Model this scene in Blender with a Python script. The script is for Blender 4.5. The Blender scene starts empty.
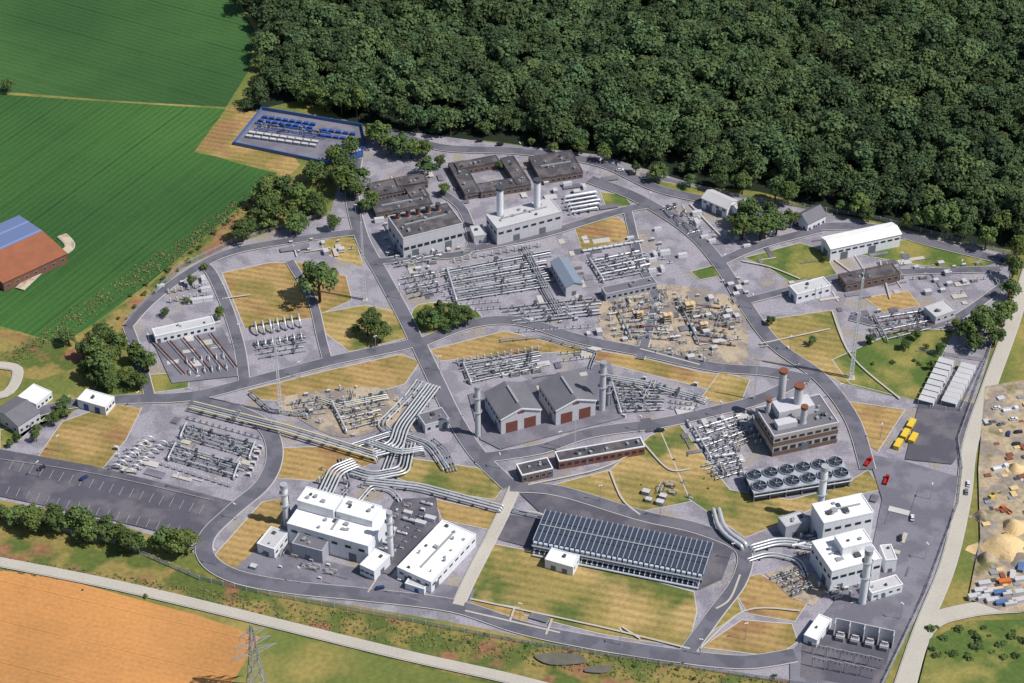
import bpy, math, random
import numpy as np
from mathutils import Vector, Matrix
random.seed(7)
rad=math.radians
F=2200.0; DEP=rad(38); H=740.0; CY=-H/math.tan(DEP)
sD,cD=math.sin(DEP),math.cos(DEP)
# plan survey: image measurement -> metres on the ground (or on a plane z)
def P(px,py,z=0.0):
    a=(px-512)/F; b=-(py-341.5)/F
    dy=b*sD+cD; dz=b*cD-sD
    t=(H-z)/(-dz)
    return Vector((a*t,CY+dy*t,z))
scene=bpy.context.scene
col=scene.collection
# ---------------------------------------------------------------- materials
def lin(c):
    c/=255.0
    return c/12.92 if c<=0.04045 else ((c+0.055)/1.055)**2.4
def C(r,g,b,k=0.8):
    return (lin(r)*k,lin(g)*k,lin(b)*k)
def M(name,rgb,rough=0.85,metal=0.0,n1=None,n2=None,alt=None,altn=(0.02,0.5,0.12),stripes=None,obj=False,brick=None,isl=None,alt2=None,wob=0.35,tint=None):
    m=bpy.data.materials.new(name); m.use_nodes=True
    nt=m.node_tree; nd=nt.nodes; L=nt.links
    bs=nd['Principled BSDF']
    bs.inputs['Roughness'].default_value=rough; bs.inputs['Metallic'].default_value=metal
    bs.inputs['Specular IOR Level'].default_value=0.3
    if obj:
        tc=nd.new('ShaderNodeTexCoord'); pos=tc.outputs['Object']
    else:
        g=nd.new('ShaderNodeNewGeometry'); pos=g.outputs['Position']
    def noise(s,det=3.0):
        n=nd.new('ShaderNodeTexNoise'); n.inputs['Scale'].default_value=s; n.inputs['Detail'].default_value=det
        L.new(pos,n.inputs['Vector']); return n.outputs['Fac']
    def math_(op,a,b=None,c=None):
        n=nd.new('ShaderNodeMath'); n.operation=op
        for i,x in enumerate((a,b,c)):
            if x is None: continue
            if isinstance(x,(int,float)): n.inputs[i].default_value=x
            else: L.new(x,n.inputs[i])
        return n.outputs[0]
    def mixc(f,a,b):
        n=nd.new('ShaderNodeMix'); n.data_type='RGBA'
        if isinstance(f,(int,float)): n.inputs[0].default_value=f
        else: L.new(f,n.inputs[0])
        for i,x in ((6,a),(7,b)):
            if isinstance(x,tuple): n.inputs[i].default_value=(*x[:3],1)
            else: L.new(x,n.inputs[i])
        return n.outputs[2]
    def ramp(v,lo,hi):
        n=nd.new('ShaderNodeMapRange'); n.inputs['From Min'].default_value=lo; n.inputs['From Max'].default_value=hi
        L.new(v,n.inputs['Value']); return n.outputs['Result']
    c=rgb
    if alt is not None:
        s,mid,w=altn
        c=mixc(ramp(noise(s,6.0),mid-w,mid+w),c,alt)
    if alt2 is not None:
        c=mixc(ramp(noise(alt2[1],5.0),alt2[2],alt2[2]+0.1),c,alt2[0])
    if isl is not None:
        g2=nd.new('ShaderNodeNewGeometry')
        c=mixc(g2.outputs['Random Per Island'],c,isl)
    val=None
    def addv(v):
        nonlocal val
        val = v if val is None else math_('ADD',val,v)
    if tint is not None:
        at=nd.new('ShaderNodeAttribute'); at.attribute_name='tint'; oi=nd.new('ShaderNodeObjectInfo')
        fr=math_('FRACT',math_('ADD',at.outputs['Fac'],oi.outputs['Random']))
        fr2=math_('FRACT',math_('MULTIPLY',fr,7.3))
        c=mixc(math_('MULTIPLY',fr2,tint[1]),c,tint[0])
        addv(math_('MULTIPLY',math_('SUBTRACT',fr,0.5),tint[2]))
    if brick is not None:
        sx=nd.new('ShaderNodeSeparateXYZ'); L.new(pos,sx.inputs[0])
        cx=nd.new('ShaderNodeCombineXYZ'); L.new(math_('ADD',sx.outputs[0],sx.outputs[1]),cx.inputs[0]); L.new(sx.outputs[2],cx.inputs[1])
        b=nd.new('ShaderNodeTexBrick'); L.new(cx.outputs[0],b.inputs['Vector'])
        b.inputs['Scale'].default_value=1.0; b.inputs['Brick Width'].default_value=brick[0]; b.inputs['Row Height'].default_value=brick[1]
        b.inputs['Mortar Size'].default_value=brick[2]; b.offset=brick[3]
        c2=mixc(b.outputs['Fac'],(1.0,1.0,1.0),(brick[4],)*3)
        n=nd.new('ShaderNodeMix'); n.data_type='RGBA'; n.blend_type='MULTIPLY'; n.inputs[0].default_value=1.0
        if isinstance(c,tuple): n.inputs[6].default_value=(*c,1)
        else: L.new(c,n.inputs[6])
        L.new(c2,n.inputs[7]); c=n.outputs[2]
    for nn in (n1,n2):
        if nn: addv(math_('MULTIPLY',math_('SUBTRACT',noise(nn[0]),0.5),nn[1]*2))
    if stripes:
        sx=nd.new('ShaderNodeSeparateXYZ'); L.new(pos,sx.inputs[0])
        for (ang,period,width,amt) in stripes:
            d=math_('ADD',math_('MULTIPLY',sx.outputs[0],-math.sin(ang)/period),math_('MULTIPLY',sx.outputs[1],math.cos(ang)/period))
            wo=math_('MULTIPLY',noise(0.03),wob*6/period)
            fr=math_('FRACT',math_('ADD',d,wo))
            tri=math_('ABSOLUTE',math_('SUBTRACT',fr,0.5))
            e=min(0.03,width*.25) if width<.2 else .05
            hit=ramp(tri,width*0.5+e,width*0.5-e)
            addv(math_('MULTIPLY',math_('MULTIPLY',hit,amt),ramp(noise(0.05),0.0,0.55)))
    if val is not None:
        v=math_('MAXIMUM',math_('ADD',val,1.0),0.05)
        s=nd.new('ShaderNodeVectorMath'); s.operation='SCALE'
        if isinstance(c,tuple): s.inputs[0].default_value=c
        else: L.new(c,s.inputs[0])
        L.new(v,s.inputs['Scale']); c=s.outputs[0]
    if isinstance(c,tuple): bs.inputs['Base Color'].default_value=(*c,1)
    else: L.new(c,bs.inputs['Base Color'])
    return m
def pang(a,b):
    d=P(*b)-P(*a); return math.atan2(d.y,d.x)
m_base=M('meadow',C(108,118,58),n1=(0.02,0.25),n2=(0.4,0.4),alt=C(154,140,80),altn=(0.03,0.53,0.1))
m_gravel=M('gravel',C(160,156,166),n1=(0.03,0.14),n2=(0.9,0.45),alt=C(138,135,146),altn=(0.08,0.52,0.05),alt2=(C(156,147,136),0.045,0.56))
m_gravel2=M('gravel_dirt',C(182,166,144),n1=(0.05,0.2),n2=(0.9,0.45),alt=C(144,134,128),altn=(0.08,0.5,0.05))
m_asph=M('asphalt',C(112,111,122),n1=(0.04,0.14),n2=(1.2,0.16),alt=C(98,98,109),altn=(0.09,0.52,0.05))
m_apron=M('apron',C(130,128,139),n1=(0.04,0.14),n2=(1.0,0.22),alt=C(112,111,122),altn=(0.06,0.5,0.05))
m_asph_d=M('asphalt_dark',C(90,89,100),n1=(0.05,0.18),n2=(1.0,0.2),alt=C(112,108,116),altn=(0.07,0.53,0.06))
m_conc=M('concrete',C(190,184,174),n1=(0.05,0.14),n2=(1.0,0.2))
m_kerb=M('kerb_concrete',C(196,193,192),n1=(0.2,0.12))
m_olive=M('grass_dry_olive',C(156,140,82),n1=(0.04,0.2),n2=(0.5,0.36),alt=C(102,114,56),altn=(0.028,0.53,0.05),stripes=[(rad(-15),5,0.5,-0.2)],alt2=(C(184,158,104),0.025,0.5))
m_ochre=M('grass_dry_ochre',C(180,150,98),n1=(0.04,0.2),n2=(0.5,0.36),alt=C(146,130,74),altn=(0.035,0.53,0.06),stripes=[(rad(-15),4.4,0.5,-0.2)],alt2=(C(158,122,84),0.03,0.55))
m_green=M('grass_green',C(88,110,50),n1=(0.05,0.25),n2=(0.6,0.4),alt=C(142,134,74),altn=(0.05,0.53,0.08))
m_verge=M('verge',C(148,132,76),n1=(0.04,0.3),n2=(0.4,0.5),alt=C(92,106,50),altn=(0.045,0.5,0.05),alt2=(C(150,106,80),0.05,0.54))
fA=pang((0,30),(230,95)); fB=pang((60,340),(270,172)); fW=pang((0,600),(230,655))
m_fieldA=M('crop_dark',C(54,92,46),n1=(0.012,0.16),n2=(0.4,0.2),stripes=[(fA,30,0.03,-0.3),(fA,4.2,0.5,-0.16)],alt=C(66,104,52),altn=(0.006,0.5,0.1),wob=.03)
m_fieldB=M('crop_green',C(70,114,52),n1=(0.012,0.18),n2=(0.4,0.2),stripes=[(fB,24,0.035,-0.34),(fB,4.2,0.5,-0.2)],alt=C(52,92,44),altn=(0.006,0.5,0.1),wob=.03)
m_wheat=M('ripe_wheat',C(208,148,88),n1=(0.015,0.2),n2=(0.5,0.26),stripes=[(fW,24,0.022,-0.36),(fW,24.0,0.1,0.06),(fW,3,0.5,-0.05)],alt=C(188,136,82),altn=(0.018,0.5,0.1),wob=.05)
m_ffloor=M('forest_floor',C(32,44,28),n1=(0.1,0.3))
m_soil=M('sandy_soil',C(184,166,140),n1=(0.05,0.35),n2=(0.5,0.5),alt=C(144,134,124),altn=(0.05,0.5,0.04),alt2=(C(118,116,76),0.06,0.58))
m_track=M('dirt_track',C(202,186,160),n1=(0.1,0.2),n2=(0.8,0.3),alt=C(164,148,128),altn=(0.15,0.5,0.05))
m_sand=M('sand',C(220,192,144),n1=(0.3,0.2),n2=(1.2,0.2))
m_faint=M('worn_paint',C(165,165,168),n1=(0.3,0.3))
m_pond=M('pond_mud',C(112,108,100),rough=0.3,n1=(0.3,0.3))
m_white=M('white_cladding',C(236,238,244),rough=0.5,n1=(0.15,0.05),obj=True,brick=(3.0,30,0.06,0.0,0.72))
m_wroof=M('white_roof',C(252,252,250),rough=0.6,n1=(0.12,0.10),n2=(1.0,0.06),stripes=[(pang((431,581),(475,532)),5,0.08,-0.12)],wob=0)
m_grey=M('grey_cladding',C(174,176,186),rough=0.6,n1=(0.2,0.08),obj=True,brick=(3.0,30,0.07,0.0,0.72))
m_lgrey=M('lavender_cladding',C(206,205,212),rough=0.6,n1=(0.2,0.08),obj=True,brick=(4.0,3.0,0.08,0.0,0.8))
m_beige=M('beige_cladding',C(190,178,168),rough=0.6,n1=(0.2,0.08),obj=True,brick=(4.0,3.0,0.08,0.0,0.75))
m_groof=M('grey_felt_roof',C(116,115,123),n1=(0.12,0.2),n2=(0.8,0.12))
m_droof=M('dark_felt_roof',C(82,80,85),n1=(0.12,0.25),n2=(0.8,0.18),alt=C(106,101,103),altn=(0.15,0.52,0.05))
m_broof=M('bluegrey_roof',C(130,142,160),n1=(0.12,0.12),n2=(1,0.1))
m_lroof=M('light_roof',C(196,195,198),n1=(0.12,0.16),n2=(0.8,0.1))
m_brick=M('red_brick',C(138,94,82),n1=(0.3,0.15),obj=True,brick=(1.2,0.5,0.05,0.5,0.6))
m_bbrick=M('brown_brick',C(126,104,94),n1=(0.3,0.15),obj=True,brick=(1.2,0.5,0.05,0.5,0.6))
m_rdoor=M('redbrown_door',C(126,78,68),n1=(0.3,0.15),obj=True,brick=(1.0,20,0.06,0.0,0.7))
m_tile=M('brown_tile',C(158,100,74),n1=(0.2,0.2),n2=(1.2,0.2))
m_solar=M('solar_panel',C(112,128,168),rough=0.25,obj=True,brick=(2.0,1.2,0.08,0.0,1.5))
m_glass=M('window_glass',C(48,56,68),rough=0.15)
m_door=M('door_grey',C(110,118,128),rough=0.5)
m_blue=M('blue_paint',C(52,92,170),rough=0.5,n1=(0.3,0.1))
m_silver=M('silver_pipe',C(216,219,223),rough=0.36,metal=0.35,n1=(0.4,0.18))
m_silver2=M('grey_pipe',C(160,164,173),rough=0.45,metal=0.25,n1=(0.4,0.18))
m_cream=M('cream_pipe',C(212,202,172),rough=0.5,n1=(0.4,0.12))
m_steel=M('dark_steel',C(84,88,96),rough=0.5,metal=0.2)
m_gal=M('galvanised_steel',C(174,178,185),rough=0.5,metal=0.3)
m_mast=M('white_steel',C(235,237,240),rough=0.5)
m_rust=M('rusty_steel',C(136,84,66),n1=(0.8,0.25))
m_yel=M('yellow_paint',C(230,196,66),rough=0.5,n1=(0.4,0.08))
m_red=M('red_paint',C(172,42,38),rough=0.4)
m_orange=M('orange_paint',C(206,116,62),rough=0.5)
m_sblue=M('faded_blue_paint',C(92,120,164),rough=0.5,n1=(0.4,0.1))
m_carw=M('car_white',C(225,228,232),rough=0.25); m_card=M('car_dark',C(50,54,62),rough=0.25)
m_cars=M('car_silver',C(150,155,162),rough=0.25,metal=0.4); m_carb=M('car_blue',C(50,70,120),rough=0.25)
m_tyre=M('tyre',C(32,32,34)); m_fanin=M('fan_blade',C(120,130,142),rough=0.4)
m_ring=M('fan_ring',C(162,174,188),rough=0.4)
m_slat=M('cooler_louvre',C(70,77,96),rough=0.6,n1=(0.3,0.15),obj=True,brick=(0.7,30,0.14,0.0,0.6))
m_pale=M('pale_blue_steel',C(192,202,216),rough=0.45,n1=(0.4,0.1))
m_fanshade=M('fan_shadow_floor',C(50,56,68))  # dark tone paints in the shade down inside the fan rings
m_bark=M('bark',(0.06,0.045,0.03))
m_leafs=[M('foliage_a',(0.03,0.064,0.018),isl=(0.098,0.15,0.044),n1=(0.06,0.2),tint=((0.115,0.135,0.03),.6,.6)),
         M('foliage_b',(0.042,0.074,0.018),isl=(0.13,0.175,0.05),n1=(0.06,0.2),tint=((0.04,0.085,0.03),.6,.6))]
m_forest=M('foliage_forest',(0.020,0.048,0.020),isl=(0.076,0.125,0.050),n1=(0.3,0.2),n2=(0.012,0.45),tint=((0.085,0.11,0.032),.5,.75))
m_shrub=M('foliage_shrub',(0.08,0.10,0.03),isl=(0.26,0.23,0.10),n1=(0.06,0.4))
# ---------------------------------------------------------------- mesh tools
class MB:
    def __init__(s): s.v=[]; s.f=[]
    def add(s,vs,fs):
        o=len(s.v); s.v.extend([tuple(v) for v in vs]); s.f.extend([tuple(i+o for i in f) for f in fs]); return s
    def box(s,x0,y0,z0,x1,y1,z1):
        return s.add([(x0,y0,z0),(x1,y0,z0),(x1,y1,z0),(x0,y1,z0),(x0,y0,z1),(x1,y0,z1),(x1,y1,z1),(x0,y1,z1)],
            [(3,2,1,0),(4,5,6,7),(0,1,5,4),(1,2,6,5),(2,3,7,6),(3,0,4,7)])
    def obox(s,a,b,w,h,z=None):
        a=Vector(a);b=Vector(b);d=(b-a).normalized()
        n=Vector((-d.y,d.x,0)) if abs(d.z)<0.99 else Vector((1,0,0))
        n.normalize(); u=d.cross(n)*(-1)
        n=n*w/2;u=u*h/2
        vs=[a-n-u,a+n-u,a+n+u,a-n+u,b-n-u,b+n-u,b+n+u,b-n+u]
        return s.add(vs,[(0,1,2,3),(7,6,5,4),(0,4,5,1),(1,5,6,2),(2,6,7,3),(3,7,4,0)])
    def tube(s,pts,r,n=8,cap=True,r1=None):
        pts=[Vector(p) for p in pts]; k=len(pts)
        t=[]
        for i in range(k):
            a=pts[max(i-1,0)]; b=pts[min(i+1,k-1)]
            if 0<i<k-1: v=(pts[i]-a).normalized()+(b-pts[i]).normalized()
            else: v=b-a
            if v.length<1e-6: v=b-pts[i]
            t.append(v.normalized())
        ref=Vector((0,0,1)) if abs(t[0].z)<0.9 else Vector((1,0,0))
        nx=t[0].cross(ref).normalized()
        o=len(s.v)
        for i in range(k):
            if i>0: nx=t[i-1].rotation_difference(t[i])@nx
            ny=t[i].cross(nx)
            rr=r if r1 is None else r+(r1-r)*i/(k-1)
            for j in range(n):
                a=2*math.pi*j/n
                s.v.append(tuple(pts[i]+nx*(rr*math.cos(a))+ny*(rr*math.sin(a))))
        for i in range(k-1):
            for j in range(n):
                s.f.append((o+i*n+j,o+i*n+(j+1)%n,o+(i+1)*n+(j+1)%n,o+(i+1)*n+j))
        if cap:
            s.f.append(tuple(o+j for j in range(n-1,-1,-1))); s.f.append(tuple(o+(k-1)*n+j for j in range(n)))
        return s
    def cyl(s,x,y,z0,z1,r,r1=None,n=12):
        return s.tube([(x,y,z0),(x,y,z1)],r,n,True,r1)
    def dome(s,c,ax,r,n=10):
        c=Vector(c);ax=Vector(ax).normalized()
        for i in range(2):
            a0=i*math.pi/4; a1=(i+1)*math.pi/4 if i==0 else math.pi/2*0.96
            s.tube([c+ax*(r*0.6*math.sin(a0)),c+ax*(r*0.6*math.sin(a1))],r*math.cos(a0),n,True,r*math.cos(a1))
        return s
def fillet(pts,rd,n=3):
    pts=[Vector(p) for p in pts]; out=[pts[0]]
    for i in range(1,len(pts)-1):
        p=pts[i]; a=pts[i-1]-p; b=pts[i+1]-p
        d=min(rd,a.length*0.48,b.length*0.48)
        A=p+a.normalized()*d; B=p+b.normalized()*d
        for k in range(n+1):
            t=k/n; out.append(A*(1-t)**2+p*2*t*(1-t)+B*t*t)
    out.append(pts[-1]); return out
def mesh(name,mb,mat,smooth=False):
    me=bpy.data.meshes.new(name); me.from_pydata(mb.v,[],mb.f); me.materials.append(mat)
    if smooth: me.polygons.foreach_set('use_smooth',[True]*len(me.polygons))
    me.update(); return me
def empty(name,label,cat,loc=(0,0,0),rot=0.0,group=None):
    o=bpy.data.objects.new(name,None); o.empty_display_size=0.5
    o.location=loc; o.rotation_euler=(0,0,rot); o['label']=label; o['category']=cat
    if group: o['group']=group
    col.objects.link(o); return o
def part(par,name,mb,mat,label=None,loc=None,rot=0.0,smooth=False):
    me=mb if isinstance(mb,bpy.types.Mesh) else mesh(name,mb,mat,smooth)
    o=bpy.data.objects.new(name,me); o.parent=par
    if loc is not None: o.location=loc
    if rot: o.rotation_euler=(0,0,rot)
    if label: o['label']=label
    col.objects.link(o); return o
def clone(src,loc,rot=0.0,sc=1.0,label=None):
    def rec(o,par):
        c=o.copy(); c.parent=par; col.objects.link(c)
        for ch in o.children: rec(ch,c)
        return c
    c=rec(src,None); c.location=loc; c.rotation_euler=(0,0,rot); c.scale=(sc,sc,sc)
    if label: c['label']=label
    return c
kinds={}
def place(key,builder,loc,rot=0.0,sc=1.0,label=None):
    if key not in kinds:
        o=builder(); kinds[key]=o; o.location=loc; o.rotation_euler=(0,0,rot); o.scale=(sc,sc,sc)
        if label: o['label']=label
        return o
    return clone(kinds[key],loc,rot,sc,label)
def inpoly(x,y,pl):
    c=False;j=len(pl)-1
    for i in range(len(pl)):
        xi,yi=pl[i];xj,yj=pl[j]
        if (yi>y)!=(yj>y) and x<(xj-xi)*(y-yi)/(yj-yi)+xi: c=not c
        j=i
    return c
# ---------------------------------------------------------------- ground sheets
zc={'a':0.02,'g':0.10,'k':0.60,'r':0.86,'m':1.0}
def sheet(name,pts,mat,lv,world=False):
    zc[lv]+=0.0032; z=zc[lv]
    w=[(p if world else P(*p)) for p in pts]
    mb=MB(); n=len(w); mb.add([(p[0],p[1],z) for p in w],[tuple(range(n))])
    me=mesh(name,mb,mat)
    if me.polygons[0].normal.z<0: me.flip_normals()
    o=bpy.data.objects.new(name,me); o['kind']='structure'; col.objects.link(o); return o
def smoothpoly(pts,closed=True,n=4):
    out=[];k=len(pts)
    rng=range(k) if closed else range(k-1)
    for i in rng:
        p0=pts[(i-1)%k] if closed else pts[max(i-1,0)]
        p1=pts[i]; p2=pts[(i+1)%k]; p3=pts[(i+2)%k] if closed else pts[min(i+2,k-1)]
        for j in range(n):
            t=j/n
            out.append(tuple(0.5*((2*b)+(-a+c)*t+(2*a-5*b+4*c-d)*t*t+(-a+3*b-3*c+d)*t**3) for a,b,c,d in zip(p0,p1,p2,p3)))
    if not closed: out.append(tuple(pts[-1]))
    return out
def ribbon(name,pts,w,mat,lv,smooth=True):
    sp=[P(*p) for p in (smoothpoly(pts,False,6) if smooth else pts)]
    zc[lv]+=0.003; z=zc[lv]
    vs=[];fs=[]
    for i,p in enumerate(sp):
        a=sp[max(i-1,0)]; b=sp[min(i+1,len(sp)-1)]; d=(b-a).normalized(); n=Vector((-d.y,d.x,0))*w/2
        vs+= [(p.x+n.x,p.y+n.y,z),(p.x-n.x,p.y-n.y,z)]
        if i: fs.append((2*i-2,2*i-1,2*i+1,2*i))
    mb=MB(); mb.add(vs,fs); o=bpy.data.objects.new(name,mesh(name,mb,mat)); o['kind']='structure'; col.objects.link(o); return o
def road(pts,w,mat=m_asph,name='road',kerb=True):
    if kerb: ribbon('kerb',pts,w+1.0,m_kerb,'k')
    ribbon(name,pts,w,mat,'r')
mb=MB(); mb.add([(-7000,-4000,0),(7000,-4000,0),(7000,9000,0),(-7000,9000,0)],[(0,1,2,3)])
g=bpy.data.objects.new('ground',mesh('ground',mb,m_base)); g['kind']='structure'; col.objects.link(g)
sheet('field',[(-250,-90),(222,-60),(236,0),(256,32),(248,72),(226,107),(120,101),(20,93),(-250,80)],m_fieldA,'a')
sheet('field',[(-250,82),(10,95),(120,102.5),(226,109),(196,150),(240,164),(277,173),(230,215),(150,282),(96,322),(62,344),(0,326),(-250,270)],m_fieldB,'a')
sheet('verge',[(228,106),(252,108),(262,112),(300,165),(285,180),(276,171),(240,161),(194,152)],m_ochre,'a')
sheet('verge',[(0,328),(62,346),(96,324),(150,285),(230,218),(280,176),(300,182),(250,235),(150,320),(100,360),(40,380),(-60,370),(-60,320)],m_verge,'a')
sheet('field',[(-200,556),(0,570),(60,578),(140,600),(200,616),(260,637),(246,660),(228,690),(200,760),(-200,760)],m_wheat,'a')
sheet('verge',[(-200,515),(0,528),(120,550),(205,572),(270,595),(400,620),(540,645),(700,668),(900,690),(870,780),(560,700),(400,662),(240,620),(100,585),(0,568),(-200,550)],m_verge,'a')
sheet('forest_floor',smoothpoly([(244,112),(262,90),(262,30),(238,0),(225,-70),(700,-90),(1300,-60),(1300,290),(1024,252),(950,238),(880,222),(820,210),(760,192),(700,186),(640,170),(560,152),(480,140),(430,142),(350,122),(310,100)]),m_ffloor,'a')
comp=[(130,322),(180,270),(230,245),(330,215),(345,160),(380,128),(470,140),(600,155),(720,192),(870,222),(1014,255),(1010,285),(985,370),(962,440),(960,500),(935,580),(880,690),(760,678),(600,652),(450,622),(270,592),(205,570),(190,548),(120,525),(0,500),(-60,470),(0,440),(60,420),(100,395),(135,380)]
sheet('gravel_ground',comp,m_gravel,'a')
sheet('asphalt_yard',[(262,110),(362,127),(366,148),(330,165),(234,145)],m_apron,'a')
def G(pts,m=m_olive,s=True):
    q=smoothpoly(pts,True,3) if s else pts
    sheet('grass',q,m,'g'); ribbon('kerb',list(q)+[q[0]],.5,m_kerb,'g',False)
G([(222,273),(268,263),(300,262),(346,276),(352,300),(312,318),(245,329)],m_ochre,False)
G([(318,241),(354,235),(364,268),(330,256)],m_olive,False)
G([(315,314),(365,305),(398,312),(406,338),(350,352),(326,334)],m_olive,False)
G([(418,305),(452,303),(478,312),(478,326),(428,334),(412,320)],m_green)
G([(430,350),(505,331),(560,345),(640,357),(700,372),(740,376),(720,392),(640,372),(560,352),(440,361)],m_ochre,False)
G([(245,391),(330,370),(402,354),(420,362),(405,384),(340,403),(262,400)],m_ochre,False)
G([(62,422),(112,404),(142,408),(126,440),(100,472),(34,463)],m_ochre,False)
G([(0,430),(50,420),(80,400),(70,395),(20,440),(0,450)],m_green,False)
G([(100,378),(190,372),(188,388),(130,396),(90,398)],m_green,False)
G([(278,448),(335,446),(382,460),(325,482),(276,478)],m_ochre,False)
G([(212,558),(262,502),(286,498),(280,530),(243,573),(222,572)],m_ochre,False)
G([(402,457),(478,468),(504,487),(494,500),(432,490),(396,478)],m_olive,False)
G([(434,499),(498,513),(490,530),(442,520)],m_ochre,False)
G([(488,543),(560,556),(694,592),(697,612),(688,648),(600,634),(520,614),(468,600),(472,575)],m_olive,False)
G([(508,515),(548,521),(534,546),(496,540)],m_ochre,False)
G([(573,224),(618,217),(642,238),(582,250)],m_ochre,False)
G([(600,192),(624,195),(632,206),(606,207)],m_green,False)
G([(538,489),(610,470),(650,436),(676,425),(716,478),(700,500),(640,512),(560,496)],m_olive,False)
G([(660,430),(680,425),(730,490),(790,500),(840,487),(868,470),(882,490),(830,500),(790,520),(745,538),(690,500)],m_olive,False)
G([(728,582),(760,574),(808,602),(795,622),(748,614)],m_ochre,False)
G([(742,620),(792,624),(798,642),(776,657),(704,648),(712,640)],m_ochre,False)
G([(712,612),(734,590),(742,612),(700,640)],m_olive,False)
G([(752,322),(834,310),(848,355),(900,398),(842,384),(776,345)],m_olive,False)
G([(744,258),(800,243),(822,250),(838,276),(790,282),(768,268)],m_green,False)
G([(830,250),(905,240),(1000,262),(960,272),(900,262)],m_green,False)
G([(864,298),(908,291),(920,306),(884,313)],m_ochre,False)
G([(832,360),(900,330),(955,330),(945,350),(920,402),(850,384)],m_green,False)
G([(838,400),(905,410),(878,452),(862,440)],m_ochre,False)
G([(640,178),(700,188),(720,205),(660,190)],m_green,False)
G([(690,272),(716,265),(730,274),(700,280)],m_green,False)
G([(720,372),(750,380),(740,405),(700,400)],m_olive,False)
G([(470,600),(520,608),(530,625),(460,612)],m_ochre,False)
sheet('gravel_ground',smoothpoly([(604,300),(660,285),(735,300),(748,345),(742,366),(700,368),(610,345)]),m_gravel2,'g')
sheet('gravel_ground',[(765,574),(800,564),(830,590),(812,606),(790,598)],m_gravel2,'g')
sheet('gravel_ground',smoothpoly([(280,398),(385,388),(398,420),(345,438),(300,420)]),m_gravel2,'g')
Y=lambda pts,m=m_asph,n='asphalt_yard': sheet(n,pts,m,'k')
Y([(-60,442),(0,450),(90,466),(180,488),(238,504),(206,544),(100,518),(0,497),(-60,484)],m_asph_d)
Y([(868,455),(905,462),(960,478),(945,540),(918,600),(885,683),(870,720),(790,700),(790,655),(838,598),(870,560),(882,500)],m_apron)
Y([(230,574),(262,545),(380,575),(475,590),(470,606),(380,600),(290,590)],m_apron)
Y([(395,500),(436,498),(440,525),(390,575),(360,570)],m_asph_d)
Y([(520,494),(566,497),(735,545),(722,580),(700,590),(560,556),(498,540),(508,515),(548,521)],m_asph_d)
Y([(940,395),(975,405),(968,440),(952,465),(905,460),(920,400)],m_asph_d)
Y([(468,395),(610,362),(625,418),(500,450),(480,440)],m_apron)
Y([(802,640),(834,630),(892,642),(880,690),(800,678)],m_asph_d)
Y([(150,336),(222,328),(246,376),(172,384)],m_apron)
def pads(poly,n,ang,seed):
    rg=random.Random(seed); w=[(P(*q).x,P(*q).y) for q in poly]; xs=[q[0] for q in w]; ys=[q[1] for q in w]; k=0
    for _ in range(n*12):
        if k>=n: break
        x=rg.uniform(min(xs),max(xs)); y=rg.uniform(min(ys),max(ys))
        a=rg.uniform(1.2,6); b=rg.uniform(1,2.6) if rg.random()<.6 else .4
        if b<.5: a*=1.8
        if rg.random()<.35: a,b=b,a
        c,s=math.cos(ang),math.sin(ang)
        q=[(x+c*u-s*v,y+s*u+c*v) for u,v in ((-a,-b),(a,-b),(a,b),(-a,b))]
        if all(inpoly(X,Y_,w) for X,Y_ in q): sheet('pavement',q,rg.choice((m_conc,m_apron,m_kerb,m_asph)),'g',True); k+=1
AN=rad(14); AS=pang((560,503),(720,545))
pads([(384,246),(470,240),(640,222),(660,285),(560,320),(450,310),(395,290)],44,AN,1)
pads([(660,190),(740,215),(860,235),(1000,265),(960,330),(850,320),(780,300),(700,250)],44,AN,2)
pads([(170,415),(268,435),(262,470),(235,495),(100,470)],20,AS,3); pads([(160,280),(215,275),(245,380),(160,385)],12,AN,4)
pads([(600,370),(750,400),(760,500),(700,480),(640,430)],20,AN,5); pads([(440,360),(600,345),(620,400),(470,395)],16,AN,6)
pads([(350,160),(480,150),(640,180),(640,215),(380,240)],28,AN,7); pads([(240,560),(400,578),(700,650),(640,640),(300,588)],5,AS,8)
pads([(860,470),(940,490),(910,600),(880,640),(860,560)],8,AS,9); pads([(614,302),(735,302),(742,350),(620,340)],18,AN,10)
pads([(250,240),(350,236),(360,260),(260,262)],10,AN,11)
# roads
road([(192,400),(235,411),(266,428),(275,455),(264,484),(232,512),(207,538),(208,560),(235,577),(290,588),(370,596),(455,607),(520,628),(590,643),(680,657),(745,663),(795,656)],8)
road([(30,415),(70,405),(130,400),(192,397),(250,383),(330,362),(400,347),(420,341)],7)
road([(418,345),(402,312),(382,275),(362,238),(352,195),(356,160)],7.5)
road([(128,327),(150,303),(185,276),(230,253),(300,240),(362,232)],5.5)
road([(150,397),(140,360),(128,327)],5)
road([(245,386),(240,350),(228,310),(213,276),(204,266)],5.5)
road([(290,262),(312,300),(322,340),(328,362)],4.5)
road([(418,345),(470,325),(520,322),(580,340),(650,354),(715,368),(765,372),(810,380)],7)
road([(418,343),(438,385),(455,420),(478,455),(510,487)],8)
road([(474,460),(540,450),(590,434),(660,424),(710,413),(760,400),(805,378)],7)
road([(515,488),(503,515),(488,545),(470,580),(458,606)],5.5,m_conc)
road([(510,488),(560,492),(640,516),(700,530),(742,550),(740,580),(715,615),(685,656)],7)
road([(590,180),(640,200),(690,232),(720,265),(745,305),(775,345),(820,378),(852,420),(868,470)],7.5)
road([(380,128),(440,148),(520,152),(600,164),(660,190),(740,208),(800,226),(870,228),(940,246),(1006,262)],6.5)
road([(722,262),(760,246),(820,230)],6)
road([(745,302),(800,288),(850,276),(920,272),(1000,270)],5)
road([(850,318),(900,328),(950,322),(1004,286)],5)
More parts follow.
